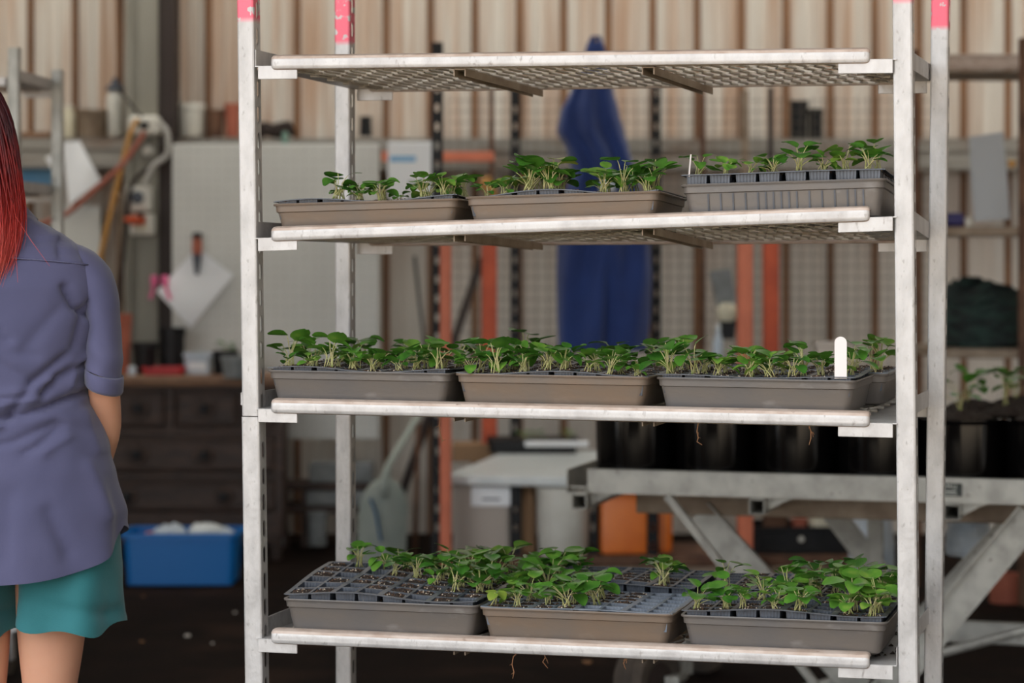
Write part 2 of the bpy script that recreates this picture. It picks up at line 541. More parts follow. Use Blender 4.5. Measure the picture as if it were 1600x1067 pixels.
def soil_mesh(w, d, wave, filled, lie):
    """potting mix in the filled cells with bark and perlite crumbs; LIE cells are only half full"""
    mb = MB()
    cw, cd = w / NC, d / NR
    rnd = random.Random(int(w * 1e4) + len(filled) * 7 + len(lie))
    for (i, j) in sorted(filled | lie):
        x0, y0 = -w / 2 + i * cw + .004, -d / 2 + j * cd + .0035
        sx, sy = cw - .008, cd - .007
        base = -.003 if (i, j) in filled else -.017
        N = 6
        mb.m = 0
        vs = []
        for b in range(N + 1):
            for a in range(N + 1):
                x, y = x0 + sx * a / N, y0 + sy * b / N
                dome = .004 * math.sin(PI * a / N) * math.sin(PI * b / N)
                z = base + dome + .0022 * rnd.uniform(-1, 1)
                vs.append((x, y, z + wave(x, y)))
        mb.add(vs, [(b * (N + 1) + a, b * (N + 1) + a + 1, (b + 1) * (N + 1) + a + 1, (b + 1) * (N + 1) + a) for b in range(N) for a in range(N)])
        for q in range(26):
            a, b = rnd.random(), rnd.random()
            x, y = x0 + sx * a, y0 + sy * b
            z = base + .004 * math.sin(PI * a) * math.sin(PI * b) + .0012 + wave(x, y)
            s = rnd.uniform(.0008, .0018)
            mb.m = 2 if rnd.random() < .3 else 1
            an = rnd.uniform(0, PI); ca, sa = math.cos(an), math.sin(an)
            l = s * (rnd.uniform(1, 2.0) if mb.m == 1 else 1)
            o = [(-l, -s, -s * .6), (l, -s * .6, -s * .6), (l * .7, s, -s * .6), (-l, s * .7, -s * .6), (0, 0, s)]
            mb.add([(x + p[0] * ca - p[1] * sa, y + p[0] * sa + p[1] * ca, z + p[2]) for p in o], [(0, 1, 4), (1, 2, 4), (2, 3, 4), (3, 0, 4)])
    return mb


def leaf_blade(mb, base, az, tilt, L, Wd, cup, fold):
    """one spoon shaped leaf blade starting at BASE, growing outward along azimuth az"""
    n, m = 7, 5
    ca, sa = math.cos(az), math.sin(az); ct, st = math.cos(tilt), math.sin(tilt)
    vs = []
    for i in range(n):
        t = i / (n - 1)
        wd = Wd * (math.sin(PI * min(1, (t * .97 + .03)) ** .82)) ** .62 if 0 < t < 1 else Wd * (.10 if t == 0 else .22)
        for j in range(m):
            s = -1 + 2 * j / (m - 1)
            x = L * (t - .06 * s * s * (1 if t < .5 else -1) * .6)
            y = wd * s
            z = -cup * L * (t - .2) ** 2 * 1.1 + fold * abs(s) ** 1.4 * wd
            X1 = x * ct - z * st; Z1 = x * st + z * ct
            vs.append((base[0] + X1 * ca - y * sa, base[1] + X1 * sa + y * ca, base[2] + Z1))
    mb.add(vs, [(i * m + j, i * m + j + 1, (i + 1) * m + j + 1, (i + 1) * m + j) for i in range(n - 1) for j in range(m - 1)])


SEED = []      # (leaves mesh, stems mesh, height)


def make_seed_variant(rnd, h, nl, spread, size, th=1.0):
    lv, stm = MB(), MB()
    for k in range(nl):
        az = 2 * PI * k / nl + rnd.uniform(-.6, .6)
        hh = h * rnd.uniform(.45, 1.0)
        rr = spread * rnd.uniform(.35, 1.0) * (1.25 - hh / h * .55)
        b = Vector((.010 * math.cos(az * 1.7 + k), .010 * math.sin(az * 1.7 + k), -.002)) * (.3 + .7 * rnd.random()) * min(1.0, spread / .02)
        e = Vector((rr * math.cos(az), rr * math.sin(az), hh))
        mid = Vector((rr * .35 * math.cos(az), rr * .35 * math.sin(az), hh * .62))
        path = [b, b * .6 + mid * .4 + Vector((0, 0, .001)), mid, mid * .45 + e * .55 + Vector((0, 0, hh * .05)), e]
        stm.tube(path, [q * th for q in (.0010, .0009, .0008, .0007, .00065)], 5)
        L = size * rnd.uniform(.75, 1.15)
        leaf_blade(lv, e - Vector((math.cos(az), math.sin(az), 0)) * .001, az + rnd.uniform(-.5, .5), rnd.uniform(-.45, .6), L, L * rnd.uniform(.45, .57), rnd.uniform(-.1, .38), rnd.uniform(.02, .4))
    return lv, stm


def seed_protos():
    rnd = random.Random(11)
    spec = [(.026, 5, .016, .019), (.032, 6, .020, .022), (.036, 8, .022, .024), (.040, 8, .024, .027), (.045, 9, .026, .028), (.050, 8, .024, .030), (.030, 8, .024, .023),
            (.038, 10, .028, .026), (.054, 7, .021, .031), (.042, 10, .028, .025), (.034, 9, .026, .027), (.047, 10, .029, .029), (.056, 8, .026, .030), (.025, 6, .022, .021)]
    for s in spec:
        a, b = make_seed_variant(rnd, *s)
        lo = a.build('leaves', M['leaf'], None, smooth=True, fix=False)
        so = b.build('stems', M['stem'], None, smooth=True)
        SEED.append((lo.data, so.data, s[0]))
        bpy.data.objects.remove(lo); bpy.data.objects.remove(so)
    for s in ((.048, 5, .018, .026), (.038, 4, .016, .024)):
        a, b = make_seed_variant(rnd, *s)
        lo = a.build('leaves', M['leaf_pale'], None, smooth=True, fix=False)
        so = b.build('stems', M['stem'], None, smooth=True)
        SEED.append((lo.data, so.data, s[0]))
        bpy.data.objects.remove(lo); bpy.data.objects.remove(so)


seed_protos()
NGREEN = len(SEED) - 2
PROTO = []


def place_seedling(world, rz, var, scale, label, group, lean=(0, 0), name='seedling'):
    r = thing(name, label, 'seedling', world, rz, group)
    r.rotation_euler = (lean[0], lean[1], rz)
    r.scale = (scale,) * 3
    for nm, me in (('leaves', SEED[var][0]), ('stems', SEED[var][1])):
        o = bpy.data.objects.new(nm, me); COL.objects.link(o); o.parent = r
    return r


SHN = {2: 'second', 3: 'third', 4: 'bottom'}


def make_tray(shelf, pos, u0, u1, v0, dep=.272, dz=0.0, matname='tray', h=.063, flutes=False, lift=lambda x, y: 0.0, proud=.004,
              wavy=.004, ph=0.0, filled=None, lie=None, plants=(), yaw=0.0, sc=1.0, grey=False):
    v0 = v0 + .009 if v0 < .2 else .285
    w = u1 - u0
    uc, vc = (u0 + u1) / 2, v0 + dep / 2
    zb = bilin(SH[shelf], uc, vc) + DECK[shelf] + .003 + dz
    tl = (bilin(SH[shelf], u1, vc) - bilin(SH[shelf], u0, vc)) / w
    pv = (bilin(SH[shelf], uc, v0 + dep) - bilin(SH[shelf], uc, v0)) / dep
    base = T(uc, vc, zb)
    shn = SHN[shelf]
    look = {'tray': 'dark grey plastic', 'tray_brown': 'brown-dusted grey plastic'}[matname] + (' fluted' if flutes else '')
    t = thing('seedling_tray', f'{look} seedling tray, {pos} on the {shn} shelf of the trolley', 'tray', base, -YAW + yaw, 'seedling trays on the trolley')
    t.rotation_euler = (math.atan(pv), -math.atan(tl), -YAW + yaw)
    tray_mesh(w, dep, h).build('shell', M[matname], t, smooth='angle')
    if flutes:
        mb = MB()
        k = 0
        x = -w / 2 + .052
        while x < w / 2 - .04:
            z0, z1 = .006, h - .019
            y0 = -dep / 2 + .0155; y1 = -dep / 2 + .0075
            mb.hexa([(x, y0 - .0015, z0), (x + .0032, y0 - .0015, z0), (x + .0032, y0 + .004, z0), (x, y0 + .004, z0), (x, y1 - .0012, z1), (x + .0032, y1 - .0012, z1), (x + .0032, y1 + .004, z1), (x, y1 + .004, z1)])
            x += (.0235, .0235, .0235, .0235, .0145, .0145, .0145, .0145, .0145)[k % 9]; k += 1
        mb.build('flutes', M['cell'], t)
    # the cell insert lies in the tray
    iw, idp = w - .014, dep - .014
    wave = lambda x, y: lift(x / iw + .5, y / idp + .5) + wavy * math.sin((x / iw) * 7.5 + ph) * (.55 + .45 * math.cos(y / idp * 5 + ph))
    Rm = t.rotation_euler.to_matrix()
    ib = base + Rm @ Vector((0, 0, h + proud))
    c = thing('cell_insert', f'{"grey" if grey else "black"} ribbed cell insert in the {pos} tray on the {shn} shelf', 'cell insert', ib, 0, 'cell inserts in the trays')
    c.rotation_euler = t.rotation_euler
    insert_mesh(iw, idp, wave).build('cells', M['cellgrey'] if grey else M['cell'], c)
    allc = {(i, j) for i in range(NC) for j in range(NR)}
    filled = allc if filled is None else filled
    lie = set() if lie is None else lie
    so = soil_mesh(iw, idp, wave, filled, lie).build('potting_mix', [M['soil'], M['bark'], M['perlite']], c, fix=False)
    so['kind'] = 'stuff'
    rnd = random.Random(shelf * 100 + int(u0 * 1000) + int(v0 * 100))
    cw, cd = iw / NC, idp / NR
    for (i, j, var, s) in plants:
        x = -iw / 2 + (i + .5 + rnd.uniform(-.18, .18)) * cw
        y = -idp / 2 + (j + .5 + rnd.uniform(-.18, .18)) * cd
        if var is None: var = rnd.randrange(NGREEN)
        s = s * rnd.uniform(.9, 1.3) * sc
        hgt = SEED[var][2] * s
        adj = 'yellow-green' if var >= NGREEN else ('tall' if hgt > .052 else ('small' if hgt < .036 else 'leafy'))
        place_seedling(ib + Rm @ Vector((x, y, wave(x, y) - .001)), rnd.uniform(0, 2 * PI), var, s,
                       f'{adj} green seedling in {NUM[i]} cell from left, {ROWN[j]} row, {pos} tray, {shn} shelf' if var < NGREEN else
                       f'{adj} seedling in {NUM[i]} cell from left, {ROWN[j]} row, {pos} tray, {shn} shelf',
                       f'seedlings in the {pos} tray on the {shn} shelf', (rnd.uniform(-.22, .22), rnd.uniform(-.22, .22)))
    return t, c


def scatter(rnd, cols, rows, p, s=1.0, yel=.10):
    out = []
    for j in rows:
        for i in cols:
            if rnd.random() < p:
                out.append((i, j, (NGREEN + rnd.randrange(2)) if rnd.random() < yel else None, s))
    return out


rt = random.Random(5)
# second shelf
make_tray(2, 'left', .040, .424, .004, dz=0, matname='tray_brown', proud=.004, wavy=.007, ph=3.9,
          plants=scatter(rt, [1], [0, 2], .5, .7) + scatter(rt, range(2, 8), [0, 1], .8, .88) + scatter(rt, range(2, 8), [3], .5, .9))
make_tray(2, 'middle', .4365, .8215, .0, dz=0, matname='tray_brown', proud=.004, wavy=.006, ph=2.2,
          plants=scatter(rt, range(1, 4), [0, 1, 2], .95, 1.15) + [(0, 1, None, .6), (3, 1, 14, 1.25)] + scatter(rt, range(5, 8), [0, 1, 2], .95, 1.1, .15))
make_tray(2, 'right', .859, 1.246, .0, dz=0, h=.071, flutes=True, proud=.018, wavy=.0018, ph=.5,
          plants=[(0, 1, 5, .9), (1, 0, 3, .9), (2, 0, 6, .9), (3, 1, 2, .8), (3, 0, 7, .8), (4, 0, 4, .9), (5, 1, 0, .9), (6, 0, 15, 1.1), (6, 1, 12, 1.05), (7, 0, 4, .95), (7, 1, 8, 1.0), (5, 0, 1, .9)])
# third shelf
make_tray(3, 'front left', .030, .4095, -.002, proud=.004, wavy=.007, ph=3.9,
          plants=scatter(rt, range(0, 8), [0, 1], .93, 1.02, .08) + scatter(rt, range(0, 8), [3], .6, 1.05))
make_tray(3, 'front middle', .416, .80, .0, matname='tray_brown', proud=.004, wavy=.006, ph=1.2,
          plants=scatter(rt, range(0, 8), [0, 1], .93, .95, .06) + scatter(rt, range(0, 8), [3], .6, 1.0))
make_tray(3, 'front right', .811, 1.19, .002, proud=.004, wavy=.006, ph=4.6,
          plants=scatter(rt, range(0, 6), [0, 1], .95, 1.08, .12) + scatter(rt, range(0, 6), [3], .7, 1.1) + [(6, 1, None, .9), (7, 2, None, 1.0), (7, 1, 0, .8)], filled={(i, j) for i in range(8) for j in range(6) if i < 7 or j > 2})
make_tray(3, 'rear left', .036, .42, .292, proud=.002, plants=scatter(rt, range(0, 8), [1], .45, 1.0))
make_tray(3, 'rear middle', .43, .815, .290, proud=.002, plants=scatter(rt, range(0, 8), [1], .5, 1.0))
make_tray(3, 'rear right', .83, 1.215, .290, proud=.002, grey=True, plants=scatter(rt, range(0, 7), [1], .5, 1.05) + [(7, 0, 8, 1.1), (7, 2, 12, 1.2)])
# bottom shelf
FA = {(i, j) for i in range(NC) for j in range(NR) if (i >= 3 and j >= 2) or (i >= 5 and j >= 1) or (i, j) in ((0, 4), (1, 4), (1, 2), (2, 3), (0, 0), (1, 0), (3, 1), (4, 1), (2, 2), (0, 3), (3, 5), (4, 0), (6, 0), (0, 5))}
make_tray(4, 'front left', .0645, .466, -.004, h=.066, proud=.008, wavy=.005, ph=2.6, lift=lambda a, b: .030 * b * max(0, 1 - a) ** .6 + .005 * (1 - a), filled=FA,
          lie={(3, 0), (2, 1), (7, 0), (2, 5), (5, 0)},
          plants=[(i, j, None, 1.0) for i, j in ((1, 5), (2, 5), (3, 5), (4, 5), (5, 5), (6, 5), (7, 5), (4, 4), (5, 4), (6, 4), (7, 4), (5, 3), (6, 3), (7, 3), (3, 4), (7, 2), (6, 2))])
FB = {(i, j) for i in range(NC) for j in range(NR) if i < 4 or (i < 6 and j > 1)}
make_tray(4, 'front middle', .4657, .8475, -.002, matname='tray_brown', proud=.002, wavy=.0025, ph=1.0, filled=FB, lie={(5, 0), (6, 2)}, grey=True,
          plants=[(i, j, None, 1.0) for i, j in ((0, 1), (1, 2), (2, 2), (0, 3), (1, 4), (2, 4), (3, 4), (0, 5), (1, 5), (2, 5), (4, 3), (3, 1))] + [(0, 0, 15, .9), (1, 0, 3, .95), (3, 0, 4, .95), (2, 1, 6, .8), (4, 1, 5, .95)])
FC = {(i, j) for i in range(NC) for j in range(NR) if (j == 0 and i in (0, 1, 2, 3, 4)) or (j == 1 and i < 4) or (i in (3, 4, 6, 7) and j in (4, 5)) or (i in (6, 7) and j in (0, 1, 3)) or (i in (2, 5) and j == 3)}
make_tray(4, 'front right', .8587, 1.247, -.002, proud=.012, wavy=.004, ph=2.0, filled=FC,
          plants=[(0, 0, 4, .95), (1, 1, 5, 1.0), (1, 0, 3, .9), (2, 0, 9, 1.0), (3, 0, 0, .8), (3, 1, 7, .95), (4, 0, 6, 1.0), (4, 1, 2, .9), (2, 3, 4, 1.0), (4, 4, 8, 1.0), (3, 4, 5, .95), (6, 0, 3, 1.0),
                  (7, 0, 9, 1.0), (6, 1, 11, 1.1), (7, 1, 4, 1.1), (7, 3, 12, 1.0), (6, 3, 8, 1.1), (6, 4, 5, 1.0), (7, 4, 11, 1.0), (4, 5, 12, 1.0), (3, 5, 4, 1.0)])
make_tray(4, 'rear left', .05, .436, .290, proud=.004, wavy=.003, plants=[(i, j, None, 1.05) for i, j in ((1, 1), (2, 2), (3, 1), (4, 2), (5, 1), (6, 2), (7, 1), (6, 0), (7, 3), (4, 0), (5, 3))])
FE = {(i, j) for i in range(NC) for j in range(NR) if (i in (0, 1, 2) and j < 4) or (i in (4, 5) and j in (1, 2, 3)) or (i == 6 and j < 3)}
make_tray(4, 'rear middle', .45, .833, .288, proud=.014, wavy=.003, ph=1.5, filled=FE,
          plants=[(0, 0, None, 1.0), (0, 1, None, 1.0), (1, 1, None, 1.0), (1, 2, None, 1.0), (2, 2, 12, 1.15), (2, 1, None, .7), (6, 1, 11, 1.0), (6, 0, 4, .9), (0, 3, None, 1.0), (1, 0, None, .9), (3, 0, 13, .5)])
make_tray(4, 'rear right', .845, 1.228, .290, proud=.012, wavy=.003, ph=2.5, filled={(i, j) for i in range(NC) for j in range(NR) if i in (1, 4, 5, 6, 7)},
          plants=[(0, 1, 5, .9), (4, 1, 4, 1.05), (4, 0, 3, 1.0), (5, 0, 8, 1.0), (6, 1, 12, 1.1), (7, 0, 9, 1.0), (7, 2, 5, 1.0), (5, 2, 3, .9)])

# plant labels
mb = MB()
n = 10
prof = [(-.0112, 0), (.0112, 0)] + [(.0112 * math.cos(a), .066 + .0112 * math.sin(a)) for a in [PI * k / n for k in range(n + 1)]]
mb.loft([[(x, 0, z) for x, z in prof], [(x, .0012, z) for x, z in prof]], True, True)
p = at(1313.5, 588, 4.452)
o = mb.build('plant_label', M['tag_white'])
o.location = p - Vector((0, 0, .004)); o.rotation_euler = (0, 0, -YAW * .3)
tag(o, 'blank white plant label with rounded top in the front right tray, third shelf', 'plant label')
mb = MB().bbox(-.0008, .0008, 0, .011, 0, .042, .0003)
o = mb.build('plant_label', M['tag_white'])
o.location = at(1077, 276, 4.53); o.rotation_euler = (0, math.radians(5), math.radians(4))
tag(o, 'thin white plant label seen edge-on beside the right tray, second shelf', 'plant label')

# crumbs of potting mix spilled on the right end of the bottom shelf
mb = MB(); rs = random.Random(8)
for k in range(26):
    c = Vector((rs.uniform(1.185, 1.25), rs.uniform(.06, .52), -.0205)); s = rs.uniform(.002, .006)
    c.z += bilin(SH[4], c.x, c.y)
    mb.add([tuple(c + Vector((a * s, b * s * 1.3, d * s))) for a, b, d in ((-1, -1, 0), (1, -.6, 0), (.8, 1, 0), (-1, .7, 0), (.1, 0, 1))], [(0, 1, 4), (1, 2, 4), (2, 3, 4), (3, 0, 4), (3, 2, 1, 0)])
o = mb.build('spilled_potting_mix', M['soil']); o.location = TO; o.rotation_euler = (0, 0, -YAW)
tag(o, 'dark crumbs of potting mix spilled on the right end of the bottom shelf', 'soil', kind='stuff')

# roots hanging through the mesh
for px, py, D, pts, lab in ((687, 655, 4.86, [(0, 0), (-1, 10), (1, 22), (4, 34), (3, 37)], 'brown root hanging under the third shelf near its left end'),
                            (1091, 660, 4.66, [(0, 0), (-2, 14), (0, 24), (-2, 30), (6, 35)], 'pale kinked root hanging under the middle of the third shelf'),
                            (1264, 665, 4.56, [(0, 0), (3, 9), (3, 20), (0, 30)], 'curved root hanging under the third shelf near its right end'),
                            (812, 1016, 4.70, [(0, 0), (-10, 10), (-12, 22), (-9, 34), (-11, 44)], 'long brown root hanging under the bottom shelf, left of middle'),
                            (849, 1018, 4.69, [(0, 0), (3, 9), (-1, 16), (7, 26)], 'short hooked root hanging under the bottom shelf'),
                            (976, 1022, 4.64, [(0, 0), (1, 8), (-2, 14), (2, 24)], 'bushy root tuft hanging under the middle of the bottom shelf')):
    mb = MB()
    o0 = at(px, py - 6, D)
    q = [Vector((0, 0, 0))] + [at(px + a, py + b, D) - o0 for a, b in pts]
    mb.tube(q, [.0011] * (len(q) - 1) + [.0005], 5)
    rr = random.Random(px)
    for k in range(14 if 'bushy' in lab else 3):
        s = q[1 + rr.randrange(len(q) - 2)]
        e = s + Vector((rr.uniform(-.008, .008), rr.uniform(-.006, .006), rr.uniform(-.012, .004)))
        mb.tube([s, (s + e) / 2 + Vector((.001, 0, .001)), e], [.0011, .0008, .0004] if 'bushy' in lab else [.0006, .0005, .0003], 4)
    o = mb.build('dangling_root', M['root']); o.location = o0
    tag(o, lab, 'root', 'roots hanging under the shelves')
# ------------------------------------------------------------------ the person seen from behind
WS = 787.0                     # picture columns per metre where she stands
WD = 3778.0 / WS
WX0 = (22 - 800) / WS


def wx(px): return (px - 22) / WS
def wz(py): return 1.33 + (400 - py) / WS


def table(t, x):
    if x <= t[0][0]: return t[0][1:]
    for a, b in zip(t, t[1:]):
        if x <= b[0]:
            k = (x - a[0]) / (b[0] - a[0]); k = k * k * (3 - 2 * k) * .5 + k * .5
            return tuple(p * (1 - k) + q * k for p, q in zip(a[1:], b[1:]))
    return t[-1][1:]


person = thing('person', 'person with long red hair in blue-grey shirt and teal shorts, standing with back turned', 'person', (WX0, WD, 0))

M['skin'] = mat('skin', (222, 168, 138), 0.5, 0, (212, 156, 128), 5, bump=.04, bscale=200)
M['skin'].node_tree.nodes['Principled BSDF'].inputs['Subsurface Weight'].default_value = .08
M['skin'].node_tree.nodes['Principled BSDF'].inputs['Subsurface Radius'].default_value = (.02, .008, .004)
M['shirt'] = mat('blue_grey_cotton', (80, 80, 112), 0.85, 0, (73, 74, 106), 4, bump=.12, bscale=700, sheen=.25)
M['shirt_seam'] = mat('shirt_seam', (82, 83, 114), 0.85, bump=.3, bscale=500, c2=(96, 97, 126), scale=300)


def body():
    V, E, R = [], [], []

    def v(p, r, prev=None):
        V.append(p); R.append(r if isinstance(r, tuple) else (r, r))
        if prev is not None: E.append((prev, len(V) - 1))
        return len(V) - 1
    pel = v((0, 0, .88), (.135, .105))
    w1 = v((-.004, 0, 1.0), (.115, .085), pel)
    w2 = v((-.012, 0, 1.10), (.112, .08), w1)
    ch = v((-.022, 0, 1.22), (.125, .085), w2)
    uc = v((-.032, 0, 1.33), (.10, .07), ch)
    nk = v((-.055, .012, 1.42), (.047, .047), uc)
    n2 = v((-.066, .022, 1.475), (.048, .05), nk)
    h1 = v((-.074, .035, 1.53), (.056, .078), n2)
    h2 = v((-.080, .032, 1.60), (.062, .084), h1)
    h3 = v((-.082, .028, 1.64), (.044, .056), h2)
    nose = v((-.074, .135, 1.555), (.010, .012), h1)
    for s in (1, -1):
        ear = v((-.074 + s * .060, .03, 1.56), (.006, .018), h1)
    for s, sh in ((1, .158), (-1, -.215)):
        a = v((sh * .6 - .02, 0, 1.325), .036, uc)
        b = v((sh - s * .012, -.006, 1.285), .026, a)
        c = v((sh + s * .024, -.018, 1.20), (.028, .036), b)
        d = v((sh + s * .024, -.028, 1.085), (.029, .034), c)
        e = v((sh + s * .018, .045, .985), (.031, .034), d)
        f = v((sh - s * .012, .14, .90), .0235, e)
        g = v((sh - s * .035, .185, .87), (.030, .018), f)
        k = v((sh - s * .055, .225, .845), (.034, .015), g)
        for q, (dx, dy, L) in enumerate(((.027, .0, .030), (.010, .006, .035), (-.008, .006, .032), (-.025, .0, .026))):
            r0 = Vector((sh - s * .055 + dx, .225 + .012 + dy, .838))
            dr = Vector((-s * .25 + dx * 3, .75, -.6)).normalized()
            p1 = v(tuple(r0 + dr * .012), .0095, k)
            p2 = v(tuple(r0 + dr * (.012 + L)), .0085, p1)
            dr2 = Vector((-s * .2, .25, -1)).normalized()
            p3 = v(tuple(r0 + dr * (.012 + L) + dr2 * L * .8), .0075, p2)
        t1 = v((sh - s * .035 - s * .045, .195, .865), .011, g)
        t2 = v((sh - s * .035 - s * .070, .225, .85), .009, t1)
    for s, lx in ((1, .076), (-1, -.078)):
        a = v((s * .075, 0, .80), (.09, .095), pel)
        b = v((lx, .0, .66), (.071, .082), a)
        c = v((lx - s * .004, .005, .54), (.064, .07), b)
        d = v((lx - s * .008, .012, .46), (.052, .055), c)
        e = v((lx - s * .006, -.012, .34), (.05, .055), d)
        f = v((lx - s * .006, -.01, .2), (.036, .04), e)
        g = v((lx - s * .006, -.008, .10), (.029, .034), f)
        h = v((lx, -.012, .045), (.032, .036), g)
        i = v((lx + s * .012, .09, .032), (.036, .026), h)
        j = v((lx + s * .016, .165, .022), (.034, .018), i)
    me = bpy.data.meshes.new('body')
    me.from_pydata(V, E, [])
    o = bpy.data.objects.new('body', me); COL.objects.link(o); o.parent = person
    m = o.modifiers.new('skin', 'SKIN'); m.use_smooth_shade = True; m.branch_smoothing = .6
    for d, r in zip(me.skin_vertices[0].data, R): d.radius = r
    me.skin_vertices[0].data[0].use_root = True
    o.modifiers.new('sub', 'SUBSURF').levels = 2
    o.modifiers['sub'].render_levels = 2
    me.materials.append(M['skin'])
    return o


body()

# face details, turned away from the camera
mb = MB()
for s in (-1, 1):
    mb.lathe([(.0, -.011), (.008, -.008), (.0115, 0), (.008, .008), (.0, .011)], 12, (-.076 + s * .032, .112, 1.585), False)
mb.build('eyes', M['tag_white'], person, smooth=True)
mb = MB().tube([(-.098, .108, 1.512), (-.076, .122, 1.513), (-.054, .108, 1.512)], [.002, .006, .002], 8)
mb.build('lips', M['terracotta'], person, smooth=True)

# ---- shirt
SIL = [  # z, centre, half width, half depth
    (wz(905), wx(20), 176 / WS, .165), (wz(860), wx(20), 174 / WS, .160), (wz(800), wx(20), 171 / WS, .154), (wz(740), wx(19), 160 / WS, .145), (wz(700), wx(18), 151 / WS, .138),
    (wz(660), wx(17), 138 / WS, .130), (wz(632), wx(16), 128 / WS, .125), (wz(608), wx(15), 126 / WS, .125), (wz(560), wx(12), 136 / WS, .130), (wz(500), wx(8), 149 / WS, .132),
    (wz(450), wx(3), 158 / WS, .128), (wz(415), wx(-2), 158 / WS, .115), (wz(392), wx(-8), 142 / WS, .10), (wz(372), wx(-14), 118 / WS, .088), (wz(356), wx(-20), 96 / WS, .078),
    (wz(342), wx(-26), 80 / WS, .070), (wz(330), wx(-32), 70 / WS, .064)]
CREASE = [([(-60, 655), (0, 651), (60, 641), (100, 628), (138, 612)], -.011, 6), ([(30, 648), (70, 592), (118, 552)], -.008, 7), ([(84, 612), (108, 585), (142, 566)], -.009, 6),
          ([(-40, 700), (40, 684), (104, 655)], -.005, 8), ([(118, 448), (132, 478), (166, 500)], -.010, 8), ([(98, 366), (104, 402)], -.005, 6), ([(118, 362), (140, 408)], -.006, 5),
          ([(10, 560), (60, 585), (100, 600)], -.004, 10), ([(100, 790), (130, 850)], -.006, 16), ([(40, 760), (30, 860)], -.004, 14), ([(150, 720), (178, 800)], .005, 12),
          ([(-60, 640), (0, 632), (70, 618)], .008, 8), ([(60, 540), (110, 480)], -.003, 14), ([(140, 640), (160, 700)], .004, 10), ([(50, 345), (80, 365), (110, 372)], .003, 8), ([(-20, 480), (10, 500), (34, 528)], -.006, 8), ([(0, 520), (40, 548), (74, 552)], -.003, 9), ([(58, 348), (70, 380)], -.004, 6),
          ([(112, 660), (78, 690), (60, 700)], -.005, 7), ([(-10, 662), (18, 660), (24, 640)], .008, 6), ([(150, 470), (138, 500), (128, 540)], -.005, 7), ([(120, 600), (132, 570), (150, 548)], .005, 6), ([(20, 610), (60, 606), (95, 590)], .005, 7), ([(86, 700), (120, 676)], .004, 8)]


def seg_d(p, a, b):
    ax, ay = a; bx, by = b
    dx, dy = bx - ax, by - ay
    t = max(0, min(1, ((p[0] - ax) * dx + (p[1] - ay) * dy) / (dx * dx + dy * dy)))
    return math.hypot(p[0] - ax - t * dx, p[1] - ay - t * dy)


